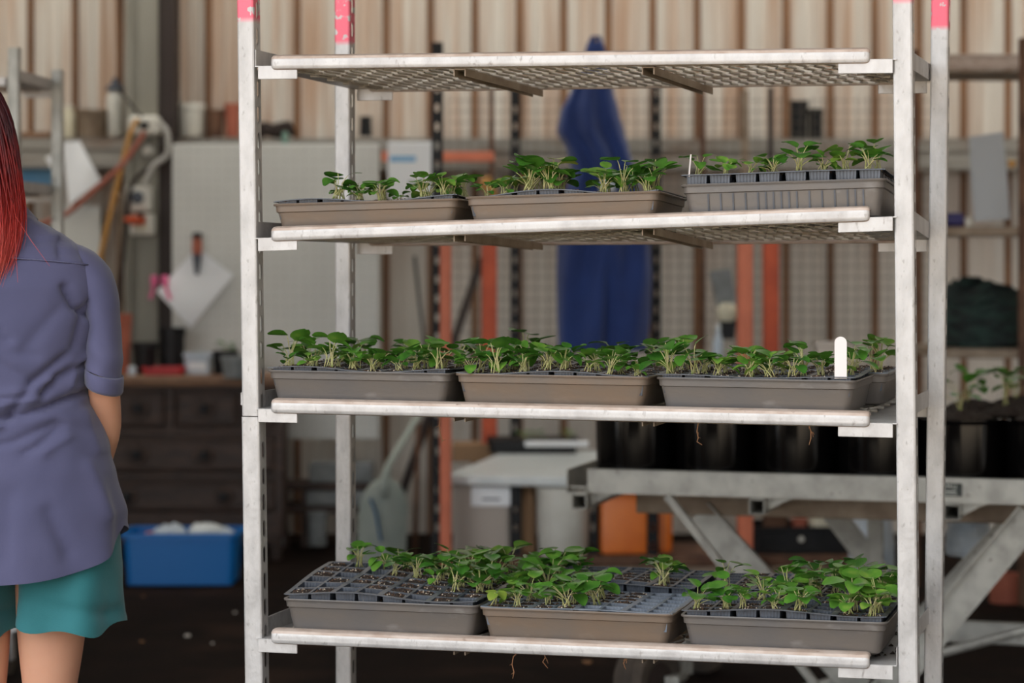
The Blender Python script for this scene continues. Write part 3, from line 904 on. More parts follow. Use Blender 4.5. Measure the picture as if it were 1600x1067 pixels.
def shirt():
    mb = MB()
    NT = 120
    hem = lambda th: wz(818) - (.105 if math.sin(th) < 0 else .08) * abs(math.sin(th)) ** .95 - .006 * math.cos(th * 3 + 1)
    rows = []
    ztop = wz(330); zw = wz(700)
    zs = [(0, k / 26.0) for k in range(26)] + [(1, k / 74.0) for k in range(75)]
    for kind, t in zs:
        r = []
        for j in range(NT):
            th = 2 * PI * j / NT
            z = hem(th) * (1 - t) + zw * t if kind == 0 else zw + (ztop - zw) * t
            cx, a, b = table(SIL, z)
            ct, st = math.cos(th), math.sin(th)
            e = .86
            x = cx + a * math.copysign(abs(ct) ** e, ct); y = b * math.copysign(abs(st) ** e, st)
            px = x * WS + 22; py = 400 - (z - 1.33) * WS
            d = .0045 * mnoise.noise(Vector((x * 9, y * 9, z * 5))) + .0022 * mnoise.noise(Vector((x * 22 + 5, y * 22, z * 16)))
            # gathers round the waist
            g = math.exp(-((z - wz(625)) / .055) ** 2)
            d += g * .0045 * 1.7 * mnoise.noise(Vector((x * 12 + z * 10, y * 12, z * 34)))
            # skirt of the shirt falls in soft flutes
            if z < zw: d += (zw - z) * .035 * math.sin(th * 7 + 1.3 * math.sin(th * 2))
            if st < .2:
                gain = 1.9
                for line, amp, wdt in CREASE:
                    dd = min(seg_d((px, py), p, q) for p, q in zip(line, line[1:]))
                    if dd < wdt * 3: d += gain * amp * (.55 * math.exp(-(dd / wdt / .8) ** 2) + .45 * math.exp(-dd / wdt * 1.8))
                yk = 402 + (px - 25) * .075 + .0006 * (px - 80) ** 2 * (1 if px > 80 else 0)
                if py < yk and px < 146: d += .0045
            if kind == 0 and t < .06: d += .0012
            k = 1 + d / max(.05, math.hypot(x - cx, y))
            r.append((cx + (x - cx) * k, y * k, z))
        rows.append(r)
    mb.loft(rows)
    # the sleeves
    for s in (1, -1):
        rows = []
        path = [(110, 379, 4, .010, -.002), (115, 384, 14, .026, -.002), (123, 392, 23, .040, -.003), (132, 405, 29, .050, -.004), (142, 421, 32, .055, -.006), (149.5, 440, 33, .056, -.010), (161, 470, 28, .053, -.014), (165, 505, 26, .050, -.018), (166, 535, 27.5, .050, -.022), (166, 555, 29, .052, -.024),
                (165.5, 575, 28, .051, -.027), (166, 584, 27, .05, -.028)]
        n = 26
        for q in range(n + 1):
            u = q / n * (len(path) - 1); i = min(int(u), len(path) - 2); f = u - i
            P = [a * (1 - f) + b * f for a, b in zip(path[i], path[i + 1])]
            cx = wx(P[0]); cz = wz(P[1])
            r = []
            for j in range(36):
                th = 2 * PI * j / 36
                rr = P[2] / WS; 
                w = 1 + .05 * mnoise.noise(Vector((math.cos(th) * 1.5, math.sin(th) * 1.5, cz * 30))) + .13 * math.sin(cz * 105 + 2.2 * math.cos(th + .7)) * max(0, (q - 11) / 15.0) * (.6 + .4 * math.sin(th * 2 + cz * 20))
                x = rr * math.cos(th) * w; y = P[3] * math.sin(th) * w
                r.append((cx + x, P[4] + y, cz - .012 * math.cos(th) * (0 if q < 6 else (q - 6) / 20) - .0 * y))
            rows.append(r)
        if s < 0:
            rows = [[(2 * wx(-6) - x - .012, y, z) for x, y, z in r] for r in rows]
        mb.loft(rows, True, False)
    o = mb.build('shirt', M['shirt'], person, smooth=True)
    for s in (1, -1):
        mb = MB()
        rows = []
        for py, k in ((606, .86), (608, .97), (604, 1.05), (590, 1.08), (582, 1.06), (580, 1.0), (583, .95)):
            r = []
            for j in range(36):
                th = 2 * PI * j / 36
                x = 28 / WS * math.cos(th) * k * (1 + .03 * math.sin(3 * th)); y = .05 * math.sin(th) * k
                r.append((wx(166) + x, -.029 + y, wz(py) - .010 * math.cos(th) + .006 * math.sin(th)))
            rows.append(r)
        if s < 0: rows = [[(2 * wx(-6) - x - .012, y, z) for x, y, z in r] for r in rows]
        mb.loft(rows)
        mb.build('cuff', M['shirt'], o, smooth=True)
    mb = MB()
    rows = []
    for py, k, dz in ((338, 1.0, 0), (326, .93, .004), (318, .90, .004), (320, 1.0, .0), (330, 1.14, -.004), (342, 1.30, -.008)):
        rows.append([(wx(-33) + .088 * k * math.cos(2 * PI * j / 40), .012 + .070 * k * math.sin(2 * PI * j / 40), wz(py) + dz * math.sin(2 * PI * j / 40)) for j in range(40)])
    mb.loft(rows)
    mb.build('collar', M['shirt'], o, smooth=True)
    # stitched yoke seam across the back
    mb = MB()
    pts = []
    for k in range(26):
        px = -60 + k * 8.2
        yk = 402 + (px - 25) * .075 + .0006 * (px - 80) ** 2 * (1 if px > 80 else 0)
        z = wz(yk); cx, a, b = table(SIL, z)
        ct = (wx(px) - cx) / a
        if abs(ct) > .96: continue
        ct = math.copysign(abs(ct) ** (1 / .86), ct)
        st = -math.sqrt(max(0, 1 - ct * ct))
        pts.append((wx(px), -b * abs(st) ** .86 - .0038, z))
    mb.tube(pts, .0018, 6)
    mb.build('yoke_seam', M['shirt_seam'], o, smooth=True)


shirt()


def shorts():
    mb = MB()
    for s, c0, hw, hem0 in ((1, 109, 80, 974), (-1, -62, 90, 990)):
        rows = []
        for q in range(31):
            t = q / 30
            r = []
            for j in range(60):
                th = 2 * PI * j / 60
                ct, st = math.cos(th), math.sin(th)
                hp = hem0 - 5 * math.sin(th * 2 + .6) - 5 * math.cos(th * 5 + 1.2) + (6 * -ct if s < 0 else 0)
                py = 770 + (hp - 770) * t
                ww = (hw - 6 + 6 * t) / WS; dd = .100 + .022 * t
                wob = (t ** 1.6) * .0085 * math.sin(th * 5 + .8) + .0022 * mnoise.noise(Vector((ct * 2, st * 2, py * .03 + s)))
                wob += -.008 * math.exp(-((py - 938 - 14 * ct) / 9) ** 2) * (1 if st < 0 else 0) * (.5 + .5 * ct)
                if t > .955: wob += .0014
                rr = 1 + wob / .1
                e = .9
                r.append((wx(c0) + ww * math.copysign(abs(ct) ** e, ct) * rr, dd * math.copysign(abs(st) ** e, st) * rr, wz(py)))
            rows.append(r)
        mb.loft(rows)
    mb.build('shorts', M['teal'], person, smooth=True)


shorts()


def hair():
    m, nt, b = new_mat('red_hair')
    L = nt.links.new
    tc = nt.nodes.new('ShaderNodeTexCoord'); sx = nt.nodes.new('ShaderNodeSeparateXYZ'); L(tc.outputs['Object'], sx.inputs[0])
    mr = nt.nodes.new('ShaderNodeMapRange'); mr.inputs[1].default_value = wz(490); mr.inputs[2].default_value = wz(190); L(sx.outputs[2], mr.inputs[0])
    n = nt.nodes.new('ShaderNodeTexNoise'); n.inputs['Scale'].default_value = 60
    mp = nt.nodes.new('ShaderNodeMapping'); mp.inputs['Scale'].default_value = (1, 1, .06); L(tc.outputs['Object'], mp.inputs[0]); L(mp.outputs[0], n.inputs['Vector'])
    a = nt.nodes.new('ShaderNodeMath'); a.operation = 'MULTIPLY_ADD'; a.inputs[1].default_value = .9; a.inputs[2].default_value = -.45
    L(n.outputs['Fac'], a.inputs[0])
    ad = nt.nodes.new('ShaderNodeMath'); ad.operation = 'ADD'; L(a.outputs[0], ad.inputs[0]); L(mr.outputs[0], ad.inputs[1])
    cr = nt.nodes.new('ShaderNodeValToRGB')
    cr.color_ramp.elements[0].color = (*lin((196, 84, 72)), 1); cr.color_ramp.elements[1].color = (*lin((66, 18, 28)), 1)
    e = cr.color_ramp.elements.new(.45); e.color = (*lin((168, 36, 28)), 1)
    L(ad.outputs[0], cr.inputs[0]); L(cr.outputs[0], b.inputs['Base Color'])
    b.inputs['Roughness'].default_value = .42
    mb = MB()
    # body of the hair
    prof = [(116, -52, 6, .02, .025), (122, -52, 24, .05, .025), (136, -51, 40, .085, .02), (160, -50, 52, .112, .015), (195, -48, 63, .122, .005), (250, -45, 71, .12, -.01), (290, -43, 78, .11, -.035), (330, -41, 83, .08, -.07),
            (370, -40, 82, .05, -.105), (410, -41, 74, .034, -.125), (440, -42, 64, .02, -.134), (490, -42, 50, .010, -.142)]
    rows = []
    for py, c, hw, dp, cy in prof[:-2] + [(425, -44, 30, .01, -.125)]:
        rows.append([(wx(c) + hw / WS * math.cos(2 * PI * j / 40), cy + .02 + dp * math.sin(2 * PI * j / 40) * (1 if math.sin(2 * PI * j / 40) < 0 else .55), wz(py)) for j in range(40)])
    mb.loft(rows, True, True)
    rnd = random.Random(3)
    for k in range(620):
        th = rnd.uniform(-PI * .98, PI * .06)       # back half, right side included
        f = rnd.uniform(.86, 1.07)
        tip = rnd.choice((410, 430, 448, 462, 475)) + rnd.uniform(-14, 12) - 40 * abs(math.cos(th)) * rnd.random()
        dj = rnd.uniform(-.006, .006)
        path = []
        a0 = th + rnd.uniform(-.25, .25)
        for q in range(13):
            t = q / 12
            py = 124 + (tip - 124) * t
            for A, B in zip(prof, prof[1:]):
                if A[0] <= py <= B[0]:
                    u = (py - A[0]) / (B[0] - A[0]); P = [x * (1 - u) + y * u for x, y in zip(A, B)]
            hw = max(P[2], 26); dp = max(P[3], .018)
            an = a0 + (th - a0) * t + .10 * math.sin(t * 5 + k)
            g = f + (.05 + .05 * math.sin(k)) * t * t
            path.append((wx(P[1]) + hw / WS * math.cos(an) * g + dj * t, P[4] + .02 - abs(dp * math.sin(an)) * g - .004, wz(py)))
        r0 = rnd.uniform(.0011, .0026)
        mb.tube(path, [r0 * (.8 + .4 * math.sin(q * .5)) * (1 - (q / 12) ** 3 * .85) for q in range(13)], 4, cap=False)
    # a few flyaway strands
    for px, py in ((100, 415), (52, 440), (60, 300)):
        mb.tube([(wx(30), -.09, wz(300)), (wx(44), -.12, wz(340)), (wx((44 + px) / 2), -.145, wz((340 + py) / 2)), (wx(px), -.15, wz(py))], [.0006, .0005, .0005, .0003], 4, cap=False)
    mb.build('hair', m, person, smooth=True, fix=False)


hair()
# ------------------------------------------------------------------ wheeled steel bench with pots
BO = Vector((.2186, 7.0, 0))
BM = Matrix.Translation(BO) @ Matrix.Rotation(-YAW, 4, 'Z')


def B(u, v, z): return BM @ Vector((u, v, z))


bench = thing('potting_bench', 'galvanised steel bench on wheels holding black pots behind the plant trolley', 'bench', BO, -YAW)
BT, BB = .713, .644
BL, BW = 2.2, 1.05


def cprofile(mb, axis, a0, a1, pts):
    """thin folded section: PTS in the plane across the axis"""
    if axis == 'u': mb.loft([[(a0, p, q) for p, q in pts], [(a1, p, q) for p, q in pts]], True, True)
    else: mb.loft([[(p, a0, q) for p, q in pts], [(p, a1, q) for p, q in pts]], True, True)


t = .003
for nm, v0, s in (('front_rail', 0, 1), ('rear_rail', BW, -1)):
    mb = MB()
    pts = [(0, BB), (0, BT), (.030, BT), (.030, BT - t), (t, BT - t), (t, BB + t), (.03, BB + t), (.03, BB)]
    cprofile(mb, 'u', 0, BL, [(v0 + s * p, q) for p, q in pts])
    fr = mb.build(nm, M['galv_dull'], bench)
    if s == 1:
        k = MB().bbox(1.004, 1.071, -.0035, -.0002, BB + .019, BB + .055, .001).build('name_plate', M['plate_dark'], fr)
        mb = MB()
        # raised letters: R I M U, and two rules of small print
        def bar(x0, z0, x1, z1, w=.0022): mb.beam((x0, -.0042, z0), (x1, -.0042, z1), .0012, w, (0, 1, 0)) if False else mb.beam((x0, -.0042, z0), (x1, -.0042, z1), w, .0012, (0, 1, 0))
        z0, z1 = BB + .041, BB + .052
        x = 1.008
        bar(x, z0, x, z1); bar(x, z1, x + .007, z1); bar(x + .007, z1, x + .007, (z0 + z1) / 2); bar(x, (z0 + z1) / 2, x + .007, (z0 + z1) / 2); bar(x + .003, (z0 + z1) / 2, x + .008, z0)
        x += .0145; bar(x, z0, x, z1)
        x += .007; bar(x, z0, x, z1); bar(x, z1, x + .005, z0 + .004); bar(x + .005, z0 + .004, x + .010, z1); bar(x + .010, z0, x + .010, z1)
        x += .0165; bar(x, z0, x, z1); bar(x, z0, x + .008, z0); bar(x + .008, z0, x + .008, z1)
        bar(1.010, BB + .032, 1.055, BB + .032, .004); bar(1.010, BB + .0245, 1.058, BB + .0245, .0022)
        mb.build('lettering', M['plate_text'], k)
# upturned end channels and square cross tubes under the rails
for u in (-.03, BL - .03):
    mb = MB()
    h = .068; z = BB + .0
    cprofile(mb, 'v', -.02, BW, [(u - .028, z + h), (u - .028, z), (u + .03, z), (u + .03, z + .012), (u + .027, z + .012), (u + .027, z + .003), (u - .025, z + .003), (u - .025, z + h)])
    mb.box(u - .018, u + .028, -.015, -.006, z + .016, z + .020)
    mb.build('end_channel', M['galv_dull'], bench)
for u in (-.018, .50, 1.045, 1.6, 2.15):
    mb = MB()
    z0, z1, a, w = BB - .045, BB - .001, .0225, .0028
    mb.box(u - a, u - a + w, -.03, BW, z0, z1).box(u + a - w, u + a, -.03, BW, z0, z1).box(u - a, u + a, -.03, BW, z0, z0 + w).box(u - a, u + a, -.03, BW, z1 - w, z1)
    x = mb.build('cross_tube', M['galv_dull'], bench)
    mb = MB()
    mb.hexa([(u + a, .02, z1 - .001), (u + a + .002, .02, z0 + .008), (u + a + .004, .05, z0 + .008), (u + a + .002, .05, z1 - .001), (u + a + .075, .02, z1 - .001), (u + a + .045, .02, z1 - .012), (u + a + .045, .05, z1 - .012), (u + a + .075, .05, z1 - .001)])
    mb.build('gusset', M['galv_dull'], x)
mb = MB()
for k in range(26):
    v = .045 + k * (BW - .09) / 25
    mb.box(.0, BL, v - .013, v + .013, BB + .004, BB + .010)
mb.build('deck', M['galv_dull'], bench)
mb = MB()
mb.bbox(.09, 2.1, .235, .275, .565, .625, .003).bbox(.09, 2.1, .80, .84, .565, .625, .003)
mb.build('under_beam', M['galv_brown'], bench)


def angle_brace(name, p0, p1, w, lip=.028):
    """flat bar with a turned lip"""
    mb = MB()
    p0 = Vector(p0); p1 = Vector(p1)
    d = (p1 - p0).normalized(); n = Vector((0, 1, 0)); s = d.cross(n).normalized()
    if s.z < 0: s = -s
    mb.beam(p0, p1, .004, w, s)
    e = s * (w / 2)
    mb.beam(p0 + e + Vector((0, -lip / 2, 0)), p1 + e + Vector((0, -lip / 2, 0)), lip, .004, s)
    return mb.build(name, M['galv_dull'], bench)


def bp(px, py, v):
    """bench coordinates of a picture place in the plane v"""
    # solve for u on the ray
    k = (px - 800) / F
    sy, cy = math.sin(YAW), math.cos(YAW)
    # x = BO.x + u*cy + v*sy ; y = BO.y - u*sy + v*cy ; x = k*y
    u = (k * (BO.y + v * cy) - BO.x - v * sy) / (cy + k * sy)
    y = BO.y - u * sy + v * cy
    return (u, v, CZ + (HZ - py) / F * y)


def ext(p, q, k):
    return tuple(a + (b - a) * k for a, b in zip(p, q))


a = bp(1042, 774, .02); b = bp(1276, 1072, .02); angle_brace('brace', a, ext(a, b, 1.08), .024, .03)
a = bp(1092, 800, .24); b = bp(1330, 1062, .24); angle_brace('brace', a, ext(a, b, 1.06), .085, .03)
a = bp(1612, 806, .03); b = bp(1455, 995, .03); angle_brace('brace', a, ext(a, b, 1.6), .085, .03)
a = bp(1600, 800, .62); b = bp(1440, 975, .62); angle_brace('brace', a, ext(a, b, 1.35), .075, .02)
a = bp(1300, 800, .80); b = bp(1400, 930, .80); angle_brace('brace', a, ext(a, b, 1.5), .07, .02)
mb = MB()
p = bp(1368, 800, .80)
mb.bbox(p[0] - .024, p[0] + .024, .785, .815, .07, .60, .002)
mb.build('upright', M['galv_dull'], bench)
p = bp(2000, 800, .80)
MB().bbox(p[0] - .024, p[0] + .024, .785, .815, .07, .60, .002).build('upright', M['galv_dull'], bench)
mb = MB(); a = bp(1470, 1020, .35); b = bp(1640, 975, .35)
mb.tube([ext(a, b, -1.5), a, b, ext(a, b, 1.6)], .014, 10)
mb.build('tie_rod', M['galv_dull'], bench)
mb = MB(); a = bp(1440, 985, .62)
mb.bbox(.1, 2.1, .60, .63, a[2] - .03, a[2] + .035, .003)
mb.build('lower_beam', M['galv_dull'], bench)


def wheel(u, v, r, w, rz, top=.29):
    mb = MB()
    prof = [(r * .55, -w * .42), (r * .8, -w / 2), (r * .93, -w * .46), (r * .985, -w * .34), (r, -w * .2), (r, -w * .17), (r * .97, -w * .15), (r * .97, -w * .12), (r, -w * .10), (r, w * .10), (r * .97, w * .12), (r * .97, w * .15),
            (r, w * .17), (r, w * .2), (r * .985, w * .34), (r * .93, w * .46), (r * .8, w / 2), (r * .55, w * .42)]
    n = 40
    rows = [[(x, q * math.cos(2 * PI * k / n), r + q * math.sin(2 * PI * k / n)) for k in range(n)] for q, x in prof]
    mb.loft(rows, True, True)
    R = Matrix.Translation((u, v, 0)) @ Matrix.Rotation(rz, 4, 'Z')
    mb.xform(lambda p: R @ p)
    o = mb.build('wheel', M['rubber'], bench, smooth='angle')
    mb = MB(); mb.loft([[(x, r * .52 * q * math.cos(2 * PI * k / 20), r + r * .52 * q * math.sin(2 * PI * k / 20)) for k in range(20)] for q, x in ((.3, -w * .52), (1, -w * .44), (1, w * .44), (.3, w * .52))], True, True)
    mb.xform(lambda p: R @ p); mb.build('hub', M['brown_dark'], o)
    mb = MB().box(-.02, .02, -.02, .02, r, top); mb.xform(lambda p: R @ (p + Vector((w * .3, r + .03, 0)))); 
    mb.box(*((lambda c: (min(c[0].x, c[1].x) - .012, max(c[0].x, c[1].x) + .012, min(c[0].y, c[1].y) - .012, max(c[0].y, c[1].y) + .012, r - .012, r + .012))((R @ Vector((0, 0, 0)), R @ Vector((w * .3, r + .03, 0))))))
    mb.build('wheel_leg', M['galv_dull'], bench)


q = bp(1003, 1040, -.02)
wheel(q[0], .05, .105, .105, math.radians(-24))
wheel(q[0], .80, .105, .105, math.radians(-38))
wheel(1.98, .05, .105, .105, math.radians(-38), .60)
wheel(1.98, .80, .105, .105, math.radians(-38), .60)
MB().bbox(q[0] - .01, q[0] + .03, .10, .98, .262, .29, .003).build('axle_bar', M['galv_dull'], bench)

# ---- pots
POTN = ['first', 'second', 'third', 'fourth', 'fifth', 'sixth', 'seventh', 'eighth']
ROWB = ['front', 'second', 'third', 'back']


def pot_parts():
    mb = MB()
    mb.lathe([(.0, 0), (.104, 0), (.108, .004), (.110, .05), (.1135, .203), (.1165, .204), (.118, .208), (.118, .217), (.1165, .219), (.112, .219), (.1105, .204), (.104, .03)], 40, cap0=False)
    a = mb.build('shell', M['black_gloss'], None, smooth='angle')
    mb = MB()
    rnd = random.Random(9)
    rings = []
    for k in range(12):
        r = .1105 * k / 11
        rings.append([(max(r, .001) * math.cos(2 * PI * j / 24), max(r, .001) * math.sin(2 * PI * j / 24), .203 + .040 * (1 - (k / 11) ** 2) + rnd.uniform(-.004, .004)) for j in range(24)])
    mb.loft(rings)
    for k in range(160):
        an = rnd.uniform(0, 2 * PI); rr = .108 * math.sqrt(rnd.random()); s = rnd.uniform(.003, .007)
        c = Vector((rr * math.cos(an), rr * math.sin(an), .204 + .040 * (1 - (rr / .11) ** 2)))
        mb.add([tuple(c + Vector((rnd.uniform(-s, s), rnd.uniform(-s, s), rnd.uniform(-s * .3, s)))) for _ in range(4)], [(0, 1, 2), (0, 2, 3), (0, 3, 1), (1, 3, 2)])
    b = mb.build('potting_mix', M['soil'], None, fix=False)
    b['kind'] = 'stuff'
    return a, b


pa, pb = pot_parts()
first = True
PP = []
for r in range(4):
    for c in range(8):
        if r > 1 and c < 4: continue
        u = .105 + c * .2375 + (.12 if r % 2 else 0); v = .145 + r * .215
        if u > 2.05: continue
        w = B(u, v, BB + .011)
        lab = f'glossy black plant pot, {POTN[c]} from the left in the {ROWB[r]} row on the steel bench'
        p = thing('plant_pot', lab, 'plant pot', w, 0.3 * c + r, 'black pots on the bench')
        for s in (pa, pb):
            if first: s.parent = p
            else:
                k = s.copy(); COL.objects.link(k); k.parent = p
        first = False
        PP.append((r, c, w))
# leafy plants growing in the pots
rb = random.Random(21)
BIG = []
for s in ((.10, 8, .050, .050), (.085, 9, .055, .044), (.12, 7, .045, .052)):
    a, b = make_seed_variant(rb, *s)
    # thicker stalks for the larger plant
    lo = a.build('leaves', M['leaf'], None, smooth=True, fix=False); so = b.build('stems', M['stem'], None, smooth=True)
    BIG.append((lo.data, so.data)); bpy.data.objects.remove(lo); bpy.data.objects.remove(so)
k = 0
for (r, c, w) in PP:
    if c < 3 or (r == 1 and c < 4): continue
    me = BIG[k % 3]
    pl = thing('potted_plant', f'round-leaved young plant in {POTN[c]} pot from left, {ROWB[r]} row on the bench', 'plant', w + Vector((rb.uniform(-.03, .03), rb.uniform(-.03, .03), .238)), rb.uniform(0, 6), 'plants in the black pots')
    pl.rotation_euler = (rb.uniform(-.2, .2), rb.uniform(-.2, .2), rb.uniform(0, 6))
    for nm, d in (('leaves', me[0]), ('stems', me[1])):
        o = bpy.data.objects.new(nm, d); COL.objects.link(o); o.parent = pl
    k += 1
# ------------------------------------------------------------------ the shed
WALL = 11.6


def wall_mat():
    m, nt, b = new_mat('weathered_cladding')
    L = nt.links.new
    g = nt.nodes.new('ShaderNodeTexCoord')
    sx = nt.nodes.new('ShaderNodeSeparateXYZ'); L(g.outputs['Object'], sx.inputs[0])
    mp = nt.nodes.new('ShaderNodeMapping'); mp.inputs['Scale'].default_value = (9, 1, .5); L(g.outputs['Object'], mp.inputs[0])
    n = nt.nodes.new('ShaderNodeTexNoise'); n.inputs['Scale'].default_value = 1.6; n.inputs['Detail'].default_value = 5; L(mp.outputs[0], n.inputs['Vector'])
    r = nt.nodes.new('ShaderNodeMapRange'); r.inputs[1].default_value = .40; r.inputs[2].default_value = .66; L(n.outputs['Fac'], r.inputs[0])
    # rusty wash is stronger above the girt
    h = nt.nodes.new('ShaderNodeMapRange'); h.inputs[1].default_value = 1.1; h.inputs[2].default_value = 2.0; h.inputs[3].default_value = .15; h.inputs[4].default_value = 1.0; L(sx.outputs[2], h.inputs[0])
    mu = nt.nodes.new('ShaderNodeMath'); mu.operation = 'MULTIPLY'; L(r.outputs[0], mu.inputs[0]); L(h.outputs[0], mu.inputs[1])
    mx = nt.nodes.new('ShaderNodeMix'); mx.data_type = 'RGBA'
    mx.inputs[6].default_value = (*lin((212, 206, 196)), 1); mx.inputs[7].default_value = (*lin((188, 160, 138)), 1)
    L(mu.outputs[0], mx.inputs[0])
    L(mx.outputs[2], b.inputs['Base Color'])
    b.inputs['Roughness'].default_value = .6
    return m


M['cladding'] = wall_mat()
M['rib_rust'] = mat('rust_stained_rib', (140, 100, 68), 0.75, 0, (104, 72, 48), 5, (4, 1, .4))
mb = MB()
xs = []
p = .2131
k0 = -26
off = X(48, WALL)
prof = []
x = off + k0 * p
for k in range(k0, 38):
    c = off + k * p
    prof += [(c - .017, 0, 0), (c - .009, -.030, 1), (c + .009, -.030, 1), (c + .017, 0, 1)]
for i in range(len(prof) - 1):
    a, b = prof[i], prof[i + 1]
    mb.m = 1 if i % 4 in (0, 1, 2) else 0
    mb.add([(a[0], WALL + a[1], -.05), (b[0], WALL + b[1], -.05), (b[0], WALL + b[1], 3.25), (a[0], WALL + a[1], 3.25)], [(0, 1, 2, 3)])
    if mb.m == 0:
        for q in (.35, .65):
            cx = a[0] + (b[0] - a[0]) * q
            mb.add([(cx - .008, WALL, -.05), (cx, WALL - .006, -.05), (cx + .008, WALL, -.05), (cx - .008, WALL, 3.25), (cx, WALL - .006, 3.25), (cx + .008, WALL, 3.25)], [(0, 1, 4, 3), (1, 2, 5, 4)])
struct(mb.build('wall_back', [M['cladding'], M['rib_rust']], None, fix=False), 'ribbed tan metal cladding with rust-stained ribs')

M['floor'] = mat('dark_earth_floor', (32, 22, 17), 0.95, 0, (22, 15, 12), 5, bump=.5, bscale=40, c3=(58, 42, 33), scale3=1.6, lo3=.55, hi3=.8, spec=.08)
M['ground_out'] = mat('pale_gravel', (204, 188, 166), 0.95, 0, (184, 166, 144), 6, bump=.3, bscale=60)
mb = MB(); mb.box(-5.6, 5.6, 1.5, WALL + .02, -.12, 0)
struct(mb.build('floor', M['floor']), 'dark earth floor of the shed')
mb = MB(); mb.box(-30, 30, -40, 1.5, -.12, -.002)
struct(mb.build('ground', M['ground_out']), 'pale gravel yard in front of the shed')
M['roof'] = mat('underside_of_roof', (172, 168, 160), .6, 0, (150, 144, 134), 2)
mb = MB(); mb.box(-5.6, 5.6, 3.4, 9.9, 3.2, 3.26).box(-5.6, 5.6, 11.3, WALL + .1, 3.2, 3.26)
struct(mb.build('ceiling', M['roof']))
m, nt, b = new_mat('added_skylight_sheet')  # added skylight strip, out of view, brightens the upper back wall
tr = nt.nodes.new('ShaderNodeBsdfTranslucent'); tr.inputs['Color'].default_value = (.45, .44, .42, 1)
nt.links.new(tr.outputs[0], nt.nodes['Material Output'].inputs['Surface'])
mb = MB(); mb.add([(-5.6, 9.9, 3.23), (5.6, 9.9, 3.23), (5.6, 11.3, 3.23), (-5.6, 11.3, 3.23)], [(0, 1, 2, 3)])
struct(mb.build('added_skylight_1', m, fix=False), 'translucent roof sheet added out of view to light the back wall')
mb = MB(); mb.box(-5.7, -5.6, 3.3, WALL + .1, -.1, 3.26)
struct(mb.build('wall_left', M['cladding']))
mb = MB(); mb.box(5.6, 5.7, 3.3, WALL + .1, -.1, 3.26)
struct(mb.build('wall_right', M['cladding']))


def hbeam(name, x0, x1, y0, z0, z1, m, depth=.09):
    mb = MB()
    zc = (z0 + z1) / 2
    mb.box(x0, x1, y0, y0 + depth, z1 - .006, z1).box(x0, x1, y0, y0 + depth, z0, z0 + .006)
    mb.box(x0, x1, y0 + .012, y0 + .018, z0, z1)
    mb.bbox(x0, x1, y0, y0 + .016, zc + .012, z1, .004).bbox(x0, x1, y0, y0 + .016, z0, zc - .012, .004)
    return mb.build(name, m)


yb = WALL - .22
struct(hbeam('trim_1', -5.5, X(222, yb), yb - .03, Z(262, yb), Z(216, yb), M['girt'], .21), 'grey steel rail across the wall')
struct(hbeam('trim_2', X(262, yb), 5.5, yb - .03, Z(266, yb), Z(217, yb), M['girt'], .21), 'grey steel rail across the wall with rusty top edge')
# steel column with a dark side
D = 11.25
mb = MB()
x0, x1 = X(196, D), X(247, D)
mb.box(x0, x1, D, D + .012, 0, 3.2).box(x0, x0 + .012, D, D + .25, 0, 3.2).bbox(x0, x0 + .035, D - .012, D, 0, 3.2).bbox(x1 - .095, x1, D - .012, D, 0, 3.2)
mb.box(X(221, D), X(223, D), D - .004, D + .002, 0, 3.2)
struct(mb.build('column', M['column']), 'grey steel column of the shed')
mb = MB(); mb.box(x1, X(272, D), D + .03, D + .20, 0, 3.2).box(x1, X(272, D), D + .008, D + .03, 0, 3.2)  # dark brown strip along the column's right side
struct(mb.build('trim_3', M['brown_dark']), 'dark brown strip along the side of the grey column')


# ------------------------------------------------------------------ simple builders for things along the back wall
def vessel(name, label, cat, px0, px1, py0, py1, D, prof, m, wall=True, group=None, n=28, sy=1.0, lid=None):
    """round vessel standing at row py1, reaching to py0, PROF = [(share of half width, share of height)]"""
    loc, w = P2(px0, px1, py1, D)
    h = (py1 - py0) / F * D
    t = thing(name, label, cat, loc, 0, group)
    mb = MB()
    pr = [(r * w / 2, q * h) for r, q in prof]
    if wall:
        pr = [(0.0, 0.0)] + pr + [(pr[-1][0] * .93, h), (pr[-1][0] * .90, h * .93), (pr[0][0] * .88, h * .06), (0, h * .06)]
        mb.lathe(pr, n, cap0=False, sy=sy)
    else:
        mb.lathe([(0, 0)] + pr + [(0, pr[-1][1])], n, cap0=False, sy=sy)
    mb.build('vessel', m, t, smooth='angle')
    return t, w, h


def potv(label, px0, px1, py0, py1, D, m, name='plant_pot', cat='plant pot', group=None, taper=.78):
    t, w, h = vessel(name, label, cat, px0, px1, py0, py1, D, [(taper, 0), (.93, .82), (1, .83), (1, 1)], m, group=group)
    return t, w, h


def crate(name, label, cat, px0, px1, py0, py1, D, depth, m, lip=.012, taper=.06, group=None, rz=0):
    loc, w = P2(px0, px1, py1, D)
    h = (py1 - py0) / F * D
    t = thing(name, label, cat, loc + Vector((0, depth / 2, 0)), rz, group)
    mb = MB()
    r = min(.03, w * .12, depth * .2)
    tw = w * (1 - taper * 2); td = depth * (1 - taper * 2)
    rings = [rrect(tw - .01, td - .01, r * .8, 0), rrect(tw, td, r * .8, .004), rrect(w - lip * 2, depth - lip * 2, r, h - .018), rrect(w, depth, r, h - .016), rrect(w, depth, r, h), rrect(w - lip * 2, depth - lip * 2, r * .9, h), rrect(tw - .008, td - .008, r * .7, .008)]
    mb.loft(rings, True, True)
    mb.build('shell', m, t, smooth='angle')
    return t, w, h


